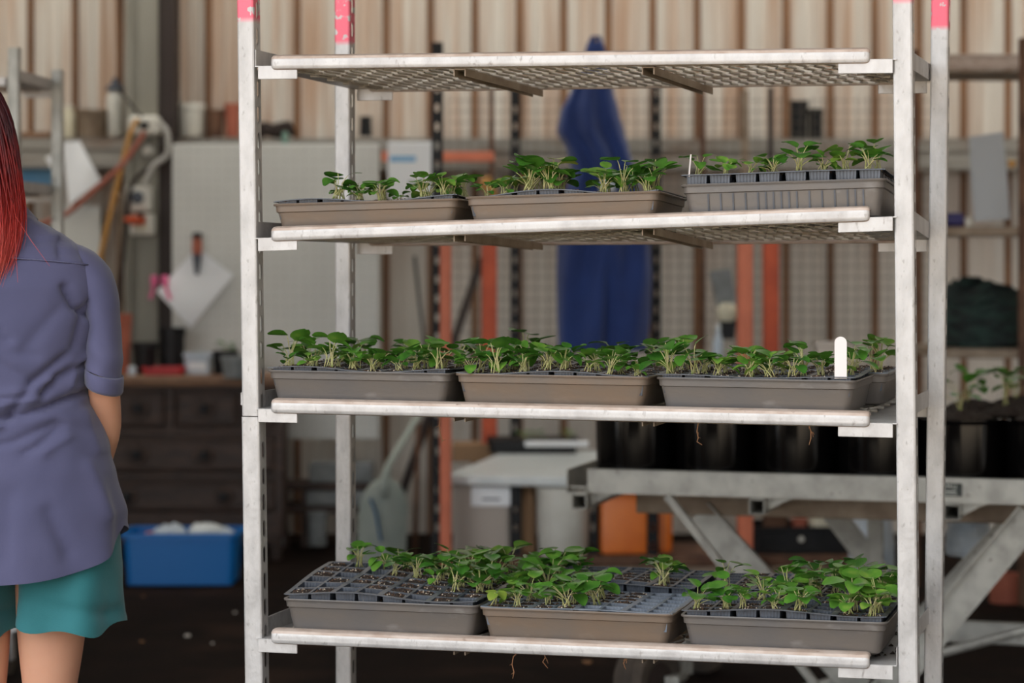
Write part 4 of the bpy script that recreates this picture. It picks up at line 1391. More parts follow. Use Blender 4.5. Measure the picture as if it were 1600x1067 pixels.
def slab(name, label, cat, px0, px1, py0, py1, D, depth, m, group=None, r=.004):
    loc, w = P2(px0, px1, py1, D)
    h = (py1 - py0) / F * D
    mb = MB().bbox(-w / 2, w / 2, 0, depth, 0, h, r)
    o = mb.build(name, m); o.location = loc
    tag(o, label, cat, group)
    return o, w, h


def sheet(name, label, cat, pts, D, m, curl=.01, group=None, thick=.0012):
    """hanging sheet through picture corners (top-left, top-right, bottom-right, bottom-left)"""
    c = [at(px, py, D) for px, py in pts]
    o0 = sum(c, Vector()) / 4
    N = 10
    f, b = [], []
    for j in range(N + 1):
        for i in range(N + 1):
            s, q = i / N, j / N
            p = (c[0] * (1 - s) + c[1] * s) * (1 - q) + (c[3] * (1 - s) + c[2] * s) * q - o0
            p.y += -curl * math.sin(PI * s) * (.4 + .6 * q) + curl * .6 * math.sin(q * 4 + s * 2)
            f.append(tuple(p)); b.append((p.x, p.y + thick, p.z))
    K = N + 1
    fs = [(j * K + i, j * K + i + 1, (j + 1) * K + i + 1, (j + 1) * K + i) for j in range(N) for i in range(N)]
    mb = MB(); mb.add(f, fs); mb.add(b, [tuple(reversed(q)) for q in fs])
    o = mb.build(name, m, None, smooth=True, fix=False); o.location = o0
    tag(o, label, cat, group)
    return o


def cable(name, label, cat, pts, D, r, m, group=None):
    c = [at(p[0], p[1], p[2] if len(p) > 2 else D) for p in pts]
    o0 = c[0].copy()
    # smooth the path
    q = []
    for i in range(len(c) - 1):
        a, b, d, e = c[max(i - 1, 0)], c[i], c[i + 1], c[min(i + 2, len(c) - 1)]
        for k in range(6):
            t = k / 6
            q.append(.5 * ((2 * b) + (d - a) * t + (2 * a - 5 * b + 4 * d - e) * t * t + (3 * b - a - 3 * d + e) * t ** 3) - o0)
    q.append(c[-1] - o0)
    o = MB().tube(q, r, 8).build(name, m, None, smooth=True); o.location = o0
    tag(o, label, cat, group)
    return o


# ---- pale board and what hangs on it
D = 10.98
o, w, h = slab('wall_board', 'large pale pegboard panel with a paper sheet hanging on it, behind the plant trolley', 'board', 269, 592, 225, 686, D, .018, M['board'])
mb = MB()
for j in range(30):
    for i in range(21):
        x = -w / 2 + .03 + i * (w - .06) / 20; z = .03 + j * (h - .06) / 29
        mb.add([(x + .0035 * math.cos(a * PI / 3), -.0008, z + .0035 * math.sin(a * PI / 3)) for a in range(6)], [tuple(range(6))])
mb.build('peg_holes', M['column'], o, fix=False)
sheet('paper_sheet', 'white paper sheet hanging by one corner from an orange clip on the pale board', 'paper', [(308, 386), (365, 430), (299, 512), (245, 455)], D - .028, M['paper'], .012)
t = thing('bulldog_clip', 'orange and black clip holding the hanging paper on the pale board', 'clip', at(308, 398, D - .05))
mb = MB().bbox(-.022, .022, -.012, .012, 0, .075, .006); mb.build('handle', M['terracotta'], t)
mb = MB().bbox(-.022, .022, -.013, .013, .075, .10, .005); mb.build('cap', M['black'], t)
mb = MB().loft([[(-.02, -.012, 0), (.02, -.012, 0), (.02, .012, 0), (-.02, .012, 0)], [(-.008, -.014, -.09), (.008, -.014, -.09), (.008, .008, -.09), (-.008, .008, -.09)]], True, True); mb.build('jaw', M['ink'], t)
for px, py, dx, dd, lab in ((241, 430, -6, .25, 'pink peg hanging beside the grey column, left of the paper sheet'), (258, 430, 8, -.052, 'pink peg clipped to the edge of the hanging paper sheet')):
    t = thing('clothes_peg', lab, 'peg', at(px, py, D + dd), 0, 'pink pegs')
    mb = MB().bbox(-.016, .016, -.01, .01, -.05, .0, .006); mb.build('grip', M['pink'], t)
    mb = MB().beam((0, 0, -.045), (dx / F * D, 0, -.11), .014, .014, (0, 1, 0)); mb.build('jaw', M['pink'], t)
t = thing('clothes_peg', 'pink peg showing just beyond the shoulder of the person', 'peg', at(183, 462, 11.555), 0, 'pink pegs')
MB().bbox(-.018, .018, -.01, .01, -.045, .0, .006).build('grip', M['pink'], t); MB().bbox(-.008, .008, -.008, .008, -.06, -.045, .003).build('jaw', M['pink'], t)

# ---- power points, conduits, cords on the column
D = 11.2
t = thing('junction_box', 'white electrical junction box near the top of the grey column', 'junction box', at(228, 212, D))
MB().bbox(-.075, .068, -.06, .04, 0, .09, .012).build('housing', M['white_plastic'], t)
MB().bbox(-.02, .022, -.07, -.058, .03, .06, .004).build('knockout', M['black'], t)
t = thing('push_button', 'round white button on the grey column below the junction box', 'button', at(231, 236, D + .018))
mb = MB(); mb.loft([[(r * math.cos(2 * PI * k / 16), y, r * math.sin(2 * PI * k / 16)) for k in range(16)] for r, y in ((.022, .02), (.022, -.01), (.016, -.018))], True, True); mb.build('cap', M['white_plastic'], t, smooth='angle')
mb = MB(); mb.loft([[(r * math.cos(2 * PI * k / 16), y, r * math.sin(2 * PI * k / 16)) for k in range(16)] for r, y in ((.028, .02), (.028, -.002), (.024, -.004))], True, True); mb.build('collar', M['grey_conduit'], t, smooth='angle')
t = thing('power_switch', 'white isolator switch with black round dial on the grey column', 'switch', at(217, 330, D - .03))
MB().bbox(-.058, .058, -.03, .05, 0, .115, .008).build('plate', M['white_plastic'], t)
mb = MB(); mb.loft([[(r * math.cos(2 * PI * k / 20) - .002, y, .062 + r * math.sin(2 * PI * k / 20)) for k in range(20)] for r, y in ((.030, -.03), (.028, -.045), (.020, -.05))], True, True)
mb.build('dial', M['ink'], t)
t = thing('power_socket', 'beige power socket below the round dial switch', 'socket', at(222, 368, D - .03))
MB().bbox(-.052, .055, -.03, .05, 0, .10, .008).build('plate', M['white_plastic'], t)
MB().bbox(-.03, .03, -.034, -.028, .02, .05, .002).build('cover', M['cream'], t)
t = thing('power_plug', 'orange plug pushed into the beige power socket', 'plug', at(214, 352, D - .09))
mb = MB(); mb.lathe([(.0, 0), (.03, .002), (.038, .02), (.036, .045), (.0, .047)], 16); mb.build('body', M['red_orange'], t, smooth='angle')
MB().bbox(-.06, -.02, -.01, .016, .016, .038, .006).build('grip', M['red_orange'], t)
MB().bbox(.0, .03, -.032, .0, .03, .062, .006).build('strain_relief', M['brown_dark'], t)
cable('conduit', 'grey curved conduit running from junction box down to the switch', 'conduit', [(248, 192), (260, 205), (263, 232), (258, 246), (238, 262), (226, 290)], 11.1, .014, M['grey_conduit'])
cable('electric_cord', 'dark electric cord slanting behind the conduit', 'cord', [(256, 244), (232, 262), (206, 288), (199, 330), (190, 420), (182, 500)], 11.12, .011, M['brown_dark'])
cable('electric_cord', 'yellow cord dropping steeply from the junction box', 'cord', [(216, 186), (205, 205), (190, 260), (172, 335), (158, 395), (152, 440)], 11.05, .012, M['yellow_cord'])
cable('electric_cord', 'red cord sloping from junction box towards the person', 'cord', [(226, 206), (210, 232), (186, 262), (150, 295), (104, 334), (60, 352)], 10.95, .012, M['red_cord'])
cable('electric_cord', 'thin brown cord running from spray bottle to the junction box', 'cord', [(186, 140), (206, 165), (222, 182)], 11.1, .006, M['brown_dark'])
cable('hanging_strap', 'tan strap hanging beside the grey column below the yellow cord', 'strap', [(190, 300), (189, 400), (191, 500)], 11.3, .012, M['galv_brown'])
sheet('backing_sheet', 'tall white sheet standing behind the person, left of the grey column', 'sheet', [(96, 320), (156, 322), (156, 841), (96, 841)], 11.38, M['board'], .004)

# ---- things standing along the wall rail
D = 11.46
zr = 216
t, w, h = vessel('spray_bottle', 'white spray bottle with dark top on the wall rail', 'bottle', 166, 194, 140, 213, D, [(.74, 0), (.80, .04), (1.0, .70), (.96, .84), (.6, .96), (.42, 1)], M['white_plastic'], wall=False)
mb = MB(); mb.lathe([(.0, h - .004), (.5 * w, h - .006), (.48 * w, h + .012), (.2 * w, h + .03), (.17 * w, h + .055), (.0, h + .056)], 16); mb.build('spray_top', M['ink'], t)
t, w, h = vessel('jar', 'cream jar with pale lid on the wall rail behind the metal stand', 'jar', 98, 118, 168, 215, 11.46, [(.9, 0), (1, .05), (1, .8), (.7, .9), (.7, 1)], M['cream'], wall=False)
mb = MB(); mb.lathe([(.0, h), (.36 * w, h), (.36 * w, h + .012), (0, h + .013)], 16); mb.build('lid', M['white_plastic'], t)
vessel('bucket', 'small brown bucket on the wall rail beside spray bottle', 'bucket', 121, 170, 172, 215, 11.46, [(.84, 0), (1, .9), (1.03, .92), (1.03, 1)], M['galv_brown'])
slab('wood_block', 'flat wooden block on the wall rail at far left', 'wood block', 30, 76, 206, 216, 11.36, .14, M['wood_top'])
potv('white bucket standing on the wall rail above pale board', 274, 321, 162, 213, D, M['white_plastic'], 'bucket', 'bucket', taper=.74)
potv('brown pot on the wall rail between white bucket and terracotta pot', 323, 351, 172, 214, D, M['rust'])
potv('terracotta pot on the wall rail beside the front post of the trolley', 350, 376, 162, 214, D - .02, M['terracotta'])
mb = MB(); rr = random.Random(4)
for k in range(14):
    a = rr.uniform(0, 6.28); R = rr.uniform(.05, .075)
    mb.tube([(R * 1.3 * math.cos(a + q * PI / 8) + rr.uniform(-.01, .01), .4 * R * math.sin(a + q * PI / 8), .01 + .004 * k + .012 * math.sin(q)) for q in range(13)], .007, 6)
o = mb.build('hose_coil', M['brown_dark'], None, smooth=True); o.location = at(428, 215, D); tag(o, 'dark coil of cord lying on the wall rail above pale board', 'coil')
slab('hand_tool', 'small green handle hanging over the front of the wall rail', 'tool', 440, 450, 206, 236, 11.335, .015, M['green_print'], r=.006)
potv('small black pot upside down on the wall rail beside the rear post', 562, 581, 182, 213, D, M['black'], taper=1.1)

# ---- white carton with blue stripe
D = 10.6
t = thing('carton', 'white carton with blue stripe standing beside dark slotted upright', 'carton', at(641, 312, D))
w = 70 / F * D; h = 90 / F * D
MB().bbox(-w / 2, w / 2, 0, .2, 0, h, .004).build('box', M['paper'], t)
MB().box(-w * .46, w * .12, -.0012, .0, h * .66, h * .76).build('printed_stripe', M['blue_print'], t)
mb = MB().box(-w * .02, w * .42, -.0012, 0, h * .05, h * .08).box(-w * .02, 0, -.0012, 0, h * .05, h * .32).box(-w * .02, w * .3, -.0012, 0, h * .29, h * .32); mb.build('printed_frame', M['concrete'], t)

# ---- dresser with carved drawers
D = 10.55
x0, x1 = X(70, D), X(438, D)
zt = Z(587, D)
dr = thing('dresser', 'dark carved wooden dresser with worn top, partly behind the person', 'dresser', ((x0 + x1) / 2, D, 0))
hw = (x1 - x0) / 2


def LZ(py): return Z(py, D)


def LX(px): return X(px, D) - (x0 + x1) / 2


MB().bbox(-hw - .02, hw + .02, -.03, .40, zt - .045, zt, .008).build('top', M['wood_top'], dr)
mb = MB().box(-hw, hw, .012, .39, .10, zt - .045)
for px in (70, 266, 436): mb.bbox(LX(px) - .018, LX(px) + .018, -.006, .03, .1, zt - .045, .004)
mb.bbox(-hw, hw, -.008, .03, LZ(679), LZ(669), .004).bbox(-hw, hw, -.008, .03, LZ(748), LZ(738), .004).bbox(-hw, hw, -.01, .03, .08, LZ(800), .004)
mb.build('carcass', M['wood_dark'], dr)


def drawer(px0, px1, py0, py1, knobs):
    a, b, c, e = LX(px0), LX(px1), LZ(py1), LZ(py0)
    mb = MB().bbox(a, b, -.012, .02, c, e, .006)
    mb.bbox(a + .012, b - .012, -.018, -.010, c + .012, c + .020, .003).bbox(a + .012, b - .012, -.018, -.010, e - .020, e - .012, .003)
    mb.bbox(a + .012, a + .020, -.018, -.010, c + .012, e - .012, .003).bbox(b - .020, b - .012, -.018, -.010, c + .012, e - .012, .003)
    d = mb.build('drawer', M['wood_dark'], dr)
    zc = (c + e) / 2
    for kx in knobs:
        mb = MB()
        k = LX(kx); R = (e - c) * .34
        for j in range(8):
            an = j * PI / 4
            cx, cz = k + R * .62 * 1.25 * math.cos(an), zc + R * .62 * math.sin(an)
            mb.loft([[(cx + r * 1.2 * math.cos(2 * PI * q / 10), y, cz + r * math.sin(2 * PI * q / 10)) for q in range(10)] for r, y in ((R * .32, -.012), (R * .28, -.022), (R * .1, -.026))], False, True)
        mb.build('carving', M['wood_dark'], d, smooth='angle')
    for kx in knobs:
        k = LX(kx)
        mb = MB(); mb.loft([[(k + r * math.cos(2 * PI * q / 14), y, zc + r * math.sin(2 * PI * q / 14)) for q in range(14)] for r, y in ((.012, -.012), (.012, -.03), (.022, -.038), (.020, -.05), (.008, -.054))], False, True)
        mb.build('knob', M['black'], d, smooth='angle')


drawer(176, 259, 610, 666, [216]); drawer(275, 372, 610, 666, [320]); drawer(380, 430, 610, 666, [404])
drawer(80, 430, 684, 736, [215, 320]); drawer(80, 430, 752, 798, [200, 350])
for px in (76, 430):
    k = LX(px); MB().bbox(k - .025, k + .025, .0, .05, 0, .11, .006).build('foot', M['wood_dark'], dr)
    MB().bbox(k - .025, k + .025, .34, .39, 0, .11, .006).build('foot', M['wood_dark'], dr)

# things on the dresser
D = 10.62
potv('tall terracotta pot on the dresser just beyond the rolled sleeve', 181, 206, 490, 586, D + .1, M['terracotta'], taper=.74)
potv('black pot on the dresser right of the terracotta pot', 206, 247, 535, 584, D + .1, M['black'])
potv('tall black pot in the middle of the dresser top behind red dish', 247, 290, 512, 584, D + .18, M['black'], taper=.9)
t, w, h = vessel('jar', 'small glass-grey jar in front of the black pots on dresser', 'jar', 200, 213, 574, 587, D - .02, [(1, 0), (1, .9), (.8, 1)], M['bag'], wall=False)
MB().lathe([(0, h), (w * .42, h), (w * .42, h + .006), (0, h + .007)], 12).build('lid', M['grey_white'], t)
crate('dish', 'flat red dish on the dresser in front of the black pots', 'dish', 220, 287, 574, 587, D - .06, .14, M['red'], .006, .05)
t, w, h = crate('tub', 'translucent white plastic tub on dresser beneath the hanging paper', 'tub', 285, 331, 552, 586, D, .10, M['bag'], .006, .08)
MB().bbox(-w * .3, w * .3, -.0465, -.042, h * .25, h * .6, .001).build('sticker', M['paper'], t)
t, w, h = potv('black pot with green plant on the dresser beside front post', 331, 374, 548, 586, D + .06, M['black'], taper=.85)
me = BIG[0]
p = thing('potted_plant', 'small green plant growing in black pot on the dresser', 'plant', t.location + Vector((0, 0, h * .8)), 1.0); p.scale = (.8, .8, .62)
for nm, d in (('leaves', me[0]), ('stems', me[1])):
    o = bpy.data.objects.new(nm, d); COL.objects.link(o); o.parent = p
potv('grey pot in front of the potted plant on the dresser', 344, 402, 557, 590, D - .16, M['concrete'])

# ---- blue tub on the floor
D = 9.72
t, w, h = crate('storage_tub', 'blue plastic tub on the earth floor in front of dresser', 'tub', 186, 373, 828, 910, D, .30, M['blue_tub'], .014, .055)
t.location.z = 0.002
mb = MB(); mb.beam((-w * .42, -.152, h - .02), (w * .42, -.152, h - .02), .006, .012)
mb.build('rim_band', M['blue_tub'], t)
for k, (px, s, m, lab) in enumerate(((262, .055, 'bag', 'crumpled pale bag in the middle of the blue tub'), (322, .062, 'grey_white', 'crumpled grey bag on right side of the blue tub'), (345, .045, 'bag', 'small pale bag sticking up at the right end of the blue tub'), (237, .035, 'terracotta', 'brown lump at the left end of the blue tub'))):
    mb = MB(); rings = []
    for q in range(10):
        a = PI * q / 9
        rings.append([(s * 1.3 * math.sin(a) * math.cos(2 * PI * j / 16) * (1 + .3 * mnoise.noise(Vector((j * .9, q * .8, k)))), s * math.sin(a) * math.sin(2 * PI * j / 16), s * .95 * (1 - math.cos(a)) * .62 * (1 + .3 * mnoise.noise(Vector((j * .5, q, k + 3))))) for j in range(16)])
    mb.loft(rings)
    o = mb.build('plastic_bag' if k < 3 else 'stone', M[m], None, smooth=True)
    o.location = (X(px, D + .1), D + .15, h - .045); tag(o, lab, 'bag' if k < 3 else 'stone')

# ---- low shelves of blocks behind the rear post
D = 11.0
for k, (a, b, c, d, lab) in enumerate(((482, 582, 724, 754, 'upper grey block lying behind the rear trolley post'), (478, 575, 768, 790, 'middle grey block lying behind the rear trolley post'), (416, 446, 768, 790, 'short grey block left of the rear trolley post'))):
    slab('concrete_block', lab, 'block', a, b, c, d, D, .2, M['concrete'], 'grey blocks at the foot of the board', .006)
mb = MB()
w = 200 / F * D
mb.bbox(-w / 2, w / 2, 0, .24, Z(766, D), Z(755, D), .004).bbox(-w / 2, w / 2, 0, .24, Z(802, D), Z(791, D), .004)
t = thing('low_rack', 'low dark wooden rack under the pale board carrying grey blocks', 'rack', (X(506, D), D, 0))
mb.build('shelf', M['wood_dark'], t)
for x in (-w / 2 + .02, -w * .15, w * .2, w / 2 - .02):
    MB().bbox(x - .018, x + .018, .02, .06, 0, Z(766, D), .003).build('leg', M['wood_dark'], t)
potv('pale pot standing under the low rack, left of the rear post', 415, 446, 800, 852, D - .1, M['concrete'], taper=.9)
potv('pale pot standing under the low rack, beside the rear post', 480, 512, 800, 852, D - .1, M['concrete'], taper=.9)

# ---- shovel and poles leaning against the wall
D = 10.3
t = thing('shovel', 'sage-grey plastic shovel standing blade down, its handle leaning right', 'shovel', (X(596, D), D, 0))
zt_ = Z(742, D)
mb = MB(); rings = []
for q in range(15):
    u = q / 14
    z = .02 + (zt_ - .02) * u
    hw_ = .105 * (1 if u < .62 else max(.10, math.cos((u - .62) / .38 * PI / 2) ** .6))
    cx = -.004 + .02 * u
    cv = .03 * (1 - .3 * u)
    rings.append([(cx + hw_ * s, .03 - cv * (1 - s * s) - (.04 * u), z) for s in [-1 + 2 * k / 12 for k in range(13)]] + [(cx + hw_ * s * .98, .045 - cv * (1 - s * s) - (.04 * u), z) for s in [1 - 2 * k / 12 for k in range(13)]])
mb.loft(rings, True, True)
mb.build('blade', M['sage'], t, smooth='angle')
e = at(690, 590, 10.75) - Vector((X(596, D), D, 0))
mb = MB().tube([(.014, -.01, zt_ - .10), (.016, -.008, zt_ - .02), (.03, .0, zt_ + .04), tuple(Vector((.03, 0, zt_ + .04)).lerp(e, .5)), tuple(e)], [.026, .026, .017, .016, .016], 12)
mb.build('handle', M['sage'], t, smooth=True)
mb = MB().tube([(-.045, -.045, .30), (-.02, -.05, .24), (.0, -.05, .12)], .006, 6); mb.build('strap', M['label_blue'], t)
for a, b, r, m, lab in (((655, 560, 11.2), (648, 868, 10.6), .012, 'rust', 'rusty thin pole standing between shovel and dark upright'),
                        ((648, 400, 11.3), (694, 868, 11.0), .008, 'black', 'thin black rod leaning left of the dark upright'), ((752, 405, 11.3), (597, 868, 10.8), .020, 'brown_dark', 'long dark brown handle leaning from orange post down behind the shovel')):
    p0, p1 = at(*a), at(*b)
    p1.z = 0.012 if p1.z < .2 else p1.z
    o = MB().tube([p0 - p1, (p0 - p1) * .5 + Vector((.004, 0, 0)), Vector((0, 0, 0))], r, 8).build('pole', M[m], None, smooth=True); o.location = p1
    tag(o, lab, 'pole')

# ---- slotted-angle shelving rack
D = 9.5


def slot_upright(mb, x, y, z0, z1, w=.045):
    slotted(mb, (x, y, 0), z0, z1, w, 'x', .075, .014, .034)
    slotted(mb, (x, y + .0025, 0), z0, z1, w, 'x', .075, .014, .034)
    mb.box(x + w / 2 - .003, x + w / 2, y, y + .04, z0, z1)


zs = Z(742, D)
rack = thing('shelving_rack', 'black slotted-angle shelving rack with grey-white shelf low down', 'shelving rack', (X(683, D), D, 0))
def RX(px, d): return X(px, d) - X(683, D)
for px, d, py in ((683, D, 66), (805, 10.85, 138), (1025, 10.85, 132), (806, 9.52, 752), (926, 9.52, 770), (1020, 9.52, 800)):
    mb = MB(); slot_upright(mb, RX(px, d), d - D, 0, Z(py, d), .045 if d < 10 else .046)
    mb.build('upright', M['black'], rack, fix=False)
mb = MB()
mb.bbox(0, .9, 0, 1.30, zs - .038, zs, .006); RR = Matrix.Translation((RX(696, D), 0, 0)) @ Matrix.Rotation(math.radians(-11), 4, 'Z'); mb.xform(lambda p: RR @ p)
mb.build('shelf', M['grey_white'], rack)
mb = MB().bbox(RX(692, D), RX(1330, D), .0, .45, Z(884, D), Z(868, D), .004)
mb.build('shelf', M['rust'], rack)
MB().bbox(RX(692, D), RX(1330, D), -.01, .02, Z(905, D), Z(885, D), .003).build('shelf_edge', M['galv_brown'], rack)

zsh = Z(868, D)
def on_shelf(t): t.location.z = zsh


t, w, h = crate('storage_box', 'beige lidless box with white paper label on the lowest rack shelf', 'box', 706, 800, 760, 868, D + .03, .3, M['beige'], .006, .01)
on_shelf(t); k = MB().bbox(-w * .18, w * .49, -.158, -.151, h * .70, h * .985, .002).build('label_sheet', M['paper'], t)
MB().bbox(.0, w * .3, -.1592, -.1575, h * .79, h * .82, .0004).build('handwriting', M['ink'], k)
t, w, h = vessel('bucket', 'white bucket with dark blue label on the lowest rack shelf', 'bucket', 838, 922, 760, 868, D + .02, [(.90, 0), (.93, .02), (1, .95), (1.02, .95), (1.02, 1)], M['white_plastic']); on_shelf(t)
mb = MB(); rows = []
for z in (.22 * h, .98 * h):
    r = (.905 + .075 * z / h) * w / 2 + .0012
    rows.append([(r * math.cos(a), r * math.sin(a), z) for a in [PI + k * .14 for k in range(7)]])
mb.loft(rows, closed=False); mb.build('label_band', M['label_blue'], t, fix=False)
t, w, h = vessel('jar', 'brown paper tube standing left of the white bucket, lowest rack shelf', 'tube', 808, 838, 758, 868, D + .12, [(1, 0), (1, 1)], M['card']); on_shelf(t)


def jerry(px0, px1, lab, dy):
    loc, w = P2(px0, px1, 868, D + .03)
    t = thing('jerry_can', lab, 'jerry can', (loc.x, loc.y + .1 + dy, zsh), 0, 'orange fuel cans')
    h = .27
    mb = MB(); rings = [rrect(w - .02, .17, .02, 0), rrect(w, .19, .025, .01), rrect(w, .19, .025, h * .82), rrect(w * .93, .175, .025, h * .9), rrect(w * .6, .12, .02, h * .97), rrect(w * .2, .06, .015, h)]
    mb.loft(rings, True, True); mb.build('body', M['jerry'], t, smooth='angle')
    mb = MB().tube([(-w * .3, 0, h * .9), (-w * .28, 0, h * 1.08), (w * .15, 0, h * 1.08), (w * .2, 0, h * .92)], .012, 8); mb.build('handle', M['jerry'], t, smooth=True)
    mb = MB(); mb.lathe([(.02, h * .94), (.02, h * 1.06), (.0, h * 1.07)], 14, c=(w * .34, 0, 0)); mb.build('cap', M['black'], t)


jerry(936, 1016, 'large orange fuel can between two black uprights under the bench', 0)
jerry(1022, 1052, 'narrow orange fuel can standing right of the large orange can', .03)
slab('cardboard_box', 'flat brown cardboard box lying behind the grey-white rack shelf', 'box', 706, 790, 694, 722, 10.7, .2, M['card'])
D2 = 10.5
t, w, h = crate('seedling_tray', 'dark tray with a few green shoots at the back of the grey-white shelf', 'tray', 760, 905, 668, 690, D2, .25, M['black'], .008, .03); t.location.z = zs
mb = MB().bbox(-w * .47, w * .47, -.11, .11, h - .012, h - .004, .003); mb.build('potting_mix', M['soil'], t)
for k, px in enumerate((818, 838, 886)):
    p = thing('potted_plant', ['green shoot at the left of the dark rack tray', 'green shoot in the middle of the dark rack tray', 'green shoot at the right of the dark rack tray'][k], 'plant', (X(px, D2 + .1), D2 + .1, zs + h - .004), k)
    p.scale = (.55, .55, .4)
    for nm, d in (('leaves', BIG[1][0]), ('stems', BIG[1][1])):
        o = bpy.data.objects.new(nm, d); COL.objects.link(o); o.parent = p
slab('board', 'narrow white board lying on the rear edge of grey-white shelf', 'board', 820, 920, 690, 698, 10.25, .05, M['paper'])
bpy.context.view_layer.update()

# ---- orange racking posts, wire mesh
D = 9.35
orack = thing('pallet_rack', 'orange painted pallet rack uprights with cross beam behind the trolley', 'pallet rack', (X(696, D), D, 0))
for px0, px1, d, top, m in ((687, 705, 9.36, 340, 'orange'), (752, 777, 10.75, 335, 'red_orange'), (1153, 1177, 9.36, 340, 'orange'), (1193, 1218, 10.75, 335, 'red_orange')):
    mb = MB(); a, b = X(px0, d) - X(696, D), X(px1, d) - X(696, D); y = d - D
    mb.bbox(a, b, y, y + .004, 0, Z(top, d), .001).bbox(a, a + .004, y, y + .06, 0, Z(top, d), .001).bbox(b - .004, b, y, y + .06, 0, Z(top, d), .001)
    mb.bbox((a + b) / 2 - (b - a) * .16, (a + b) / 2 + (b - a) * .16, y - .006, y + .002, 0, Z(top, d), .002)
    mb.bbox(a - .02, b + .02, y - .03, y + .08, 0, .006, .001)
    mb.build('upright', M[m], orack)
d = 10.78
MB().bbox(X(596, d) - X(696, D), X(772, d) - X(696, D), d - D, d - D + .05, Z(252, d), Z(237, d), .004).build('cross_beam', M['orange'], orack)
D = 10.95
mp_ = thing('mesh_screen', 'brown wire mesh screen standing in front of the ribbed wall', 'mesh screen', (X(700, D), D, 0))
mb = MB()
x0_, x1_, z0_, z1_ = 0, X(1470, D) - X(700, D), Z(640, D), Z(150, D)
nx, nz = int((x1_ - x0_) / .05), int((z1_ - z0_) / .05)
for k in range(nx + 1):
    x = x0_ + k * .05; mb.beam((x, 0, z0_), (x, 0, z1_), .0028, .0028, (0, 1, 0))
for k in range(nz + 1):
    z = z0_ + k * .05; mb.beam((x0_, .004, z), (x1_, .004, z), .0028, .0028)
mb.build('wire_mesh', M['wire'], mp_)
for px in (768, 1098, 1204, 1470):
    x = X(px, D) - X(700, D); MB().bbox(x - .012, x + .012, -.012, .014, 0, z1_ + .04, .003).build('post', M['rust'] if px != 1204 else M['brown_dark'], mp_)
slab('rail_post', 'pale weathered post standing in front of the wire mesh screen', 'post', 1158, 1170, 140, 870, 10.8, .03, M['galv_brown'])
for a, b, c, lab in ((1234, 1263, 158, 'tall black pot on the wall rail behind wire mesh'), (1262, 1286, 170, 'shorter black pot on the wall rail behind wire mesh')):
    potv(lab, a, b, c, 217, 11.46, M['black'], taper=.9)
# orange and yellow tool grips behind the seedlings of the second shelf
D = 10.9
for a, b, r, m, lab in (((755, 278), (768, 300), .03, 'yellow_cord', 'yellow tool grip hanging by the dark upright'), ((842, 258), (824, 276), .022, 'yellow_cord', 'orange-yellow tool grip hanging right of the second dark upright')):
    p0, p1 = at(*a, D), at(*b, D)
    o = MB().tube([p0 - p1, (p0 - p1) * .6, (p0 - p1) * .3, Vector((0, 0, 0)), (p1 - p0) * .6], [r * .8, r, r * .85, r, r * .4], 10).build('tool_grip', M[m], None, smooth=True); o.location = p1
    tag(o, lab, 'tool')

# ---- blue overalls on a hook
D = 10.2
ov = thing('overalls', 'navy blue overalls hanging from a hook behind the trolley', 'overalls', at(930, 548, D))
OL = [(66, 918, 942, .03), (80, 914, 946, .035), (110, 906, 950, .045), (140, 893, 958, .06), (175, 876, 967, .075), (205, 870, 975, .085), (235, 886, 983, .085), (265, 893, 992, .085), (300, 884, 1000, .085), (345, 874, 1010, .085), (385, 871, 1016, .085),
      (430, 870, 1018, .085), (490, 871, 1016, .08), (548, 873, 1012, .075)]
mb = MB(); rows = []
for q in range(80):
    py = 66 + (548 - 66) * q / 79
    a, b, dp = table([(r[0], r[1], r[2], r[3]) for r in OL], py)
    c = (a + b) / 2; hw_ = (b - a) / 2 / F * D
    r = []
    for j in range(72):
        th = 2 * PI * j / 72
        f = 1 + .30 * math.sin(7 * th + 1.2 * math.sin(py / 70)) * min(1, (q + 3) / 30) * (1 if q < 60 else .8)
        split = math.exp(-((math.cos(th) - .10) / .10) ** 2) * max(0, min(1, (py - 380) / 60)) * .055 * (1 if math.sin(th) < 0 else -1)
        r.append(((c - 930) / F * D + hw_ * math.cos(th) * (1 + .02 * math.sin(9 * th)), dp * math.sin(th) * f + split, (548 - py) / F * D))
    rows.append(r)
mb.loft(rows, True, True); mb.build('cloth', M['navy'], ov, smooth=True)
mb = MB().tube([(-.03, 0, (548 - 80) / F * D), (-.01, 0, (548 - 58) / F * D), (.015, 0, (548 - 58) / F * D), (.035, 0, (548 - 80) / F * D)], .010, 8); mb.build('collar_loop', M['navy'], ov, smooth=True)
mb = MB().tube([(0, .04, (548 - 70) / F * D), (0, .02, (548 - 60) / F * D), (0, -.02, (548 - 62) / F * D)], .005, 6); mb.build('hook', M['black'], ov)
D = 10.4
for px0, px1, py0, py1, lab in ((937, 962, 262, 300, 'white bottle behind the seedlings, right of the blue overalls'),):
    t, w, h = vessel('bottle', lab, 'bottle', px0, px1, py0, py1, 10.05, [(.9, 0), (1, .1), (.9, .5), (.4, .8), (.35, 1)], M['bag'], wall=False)

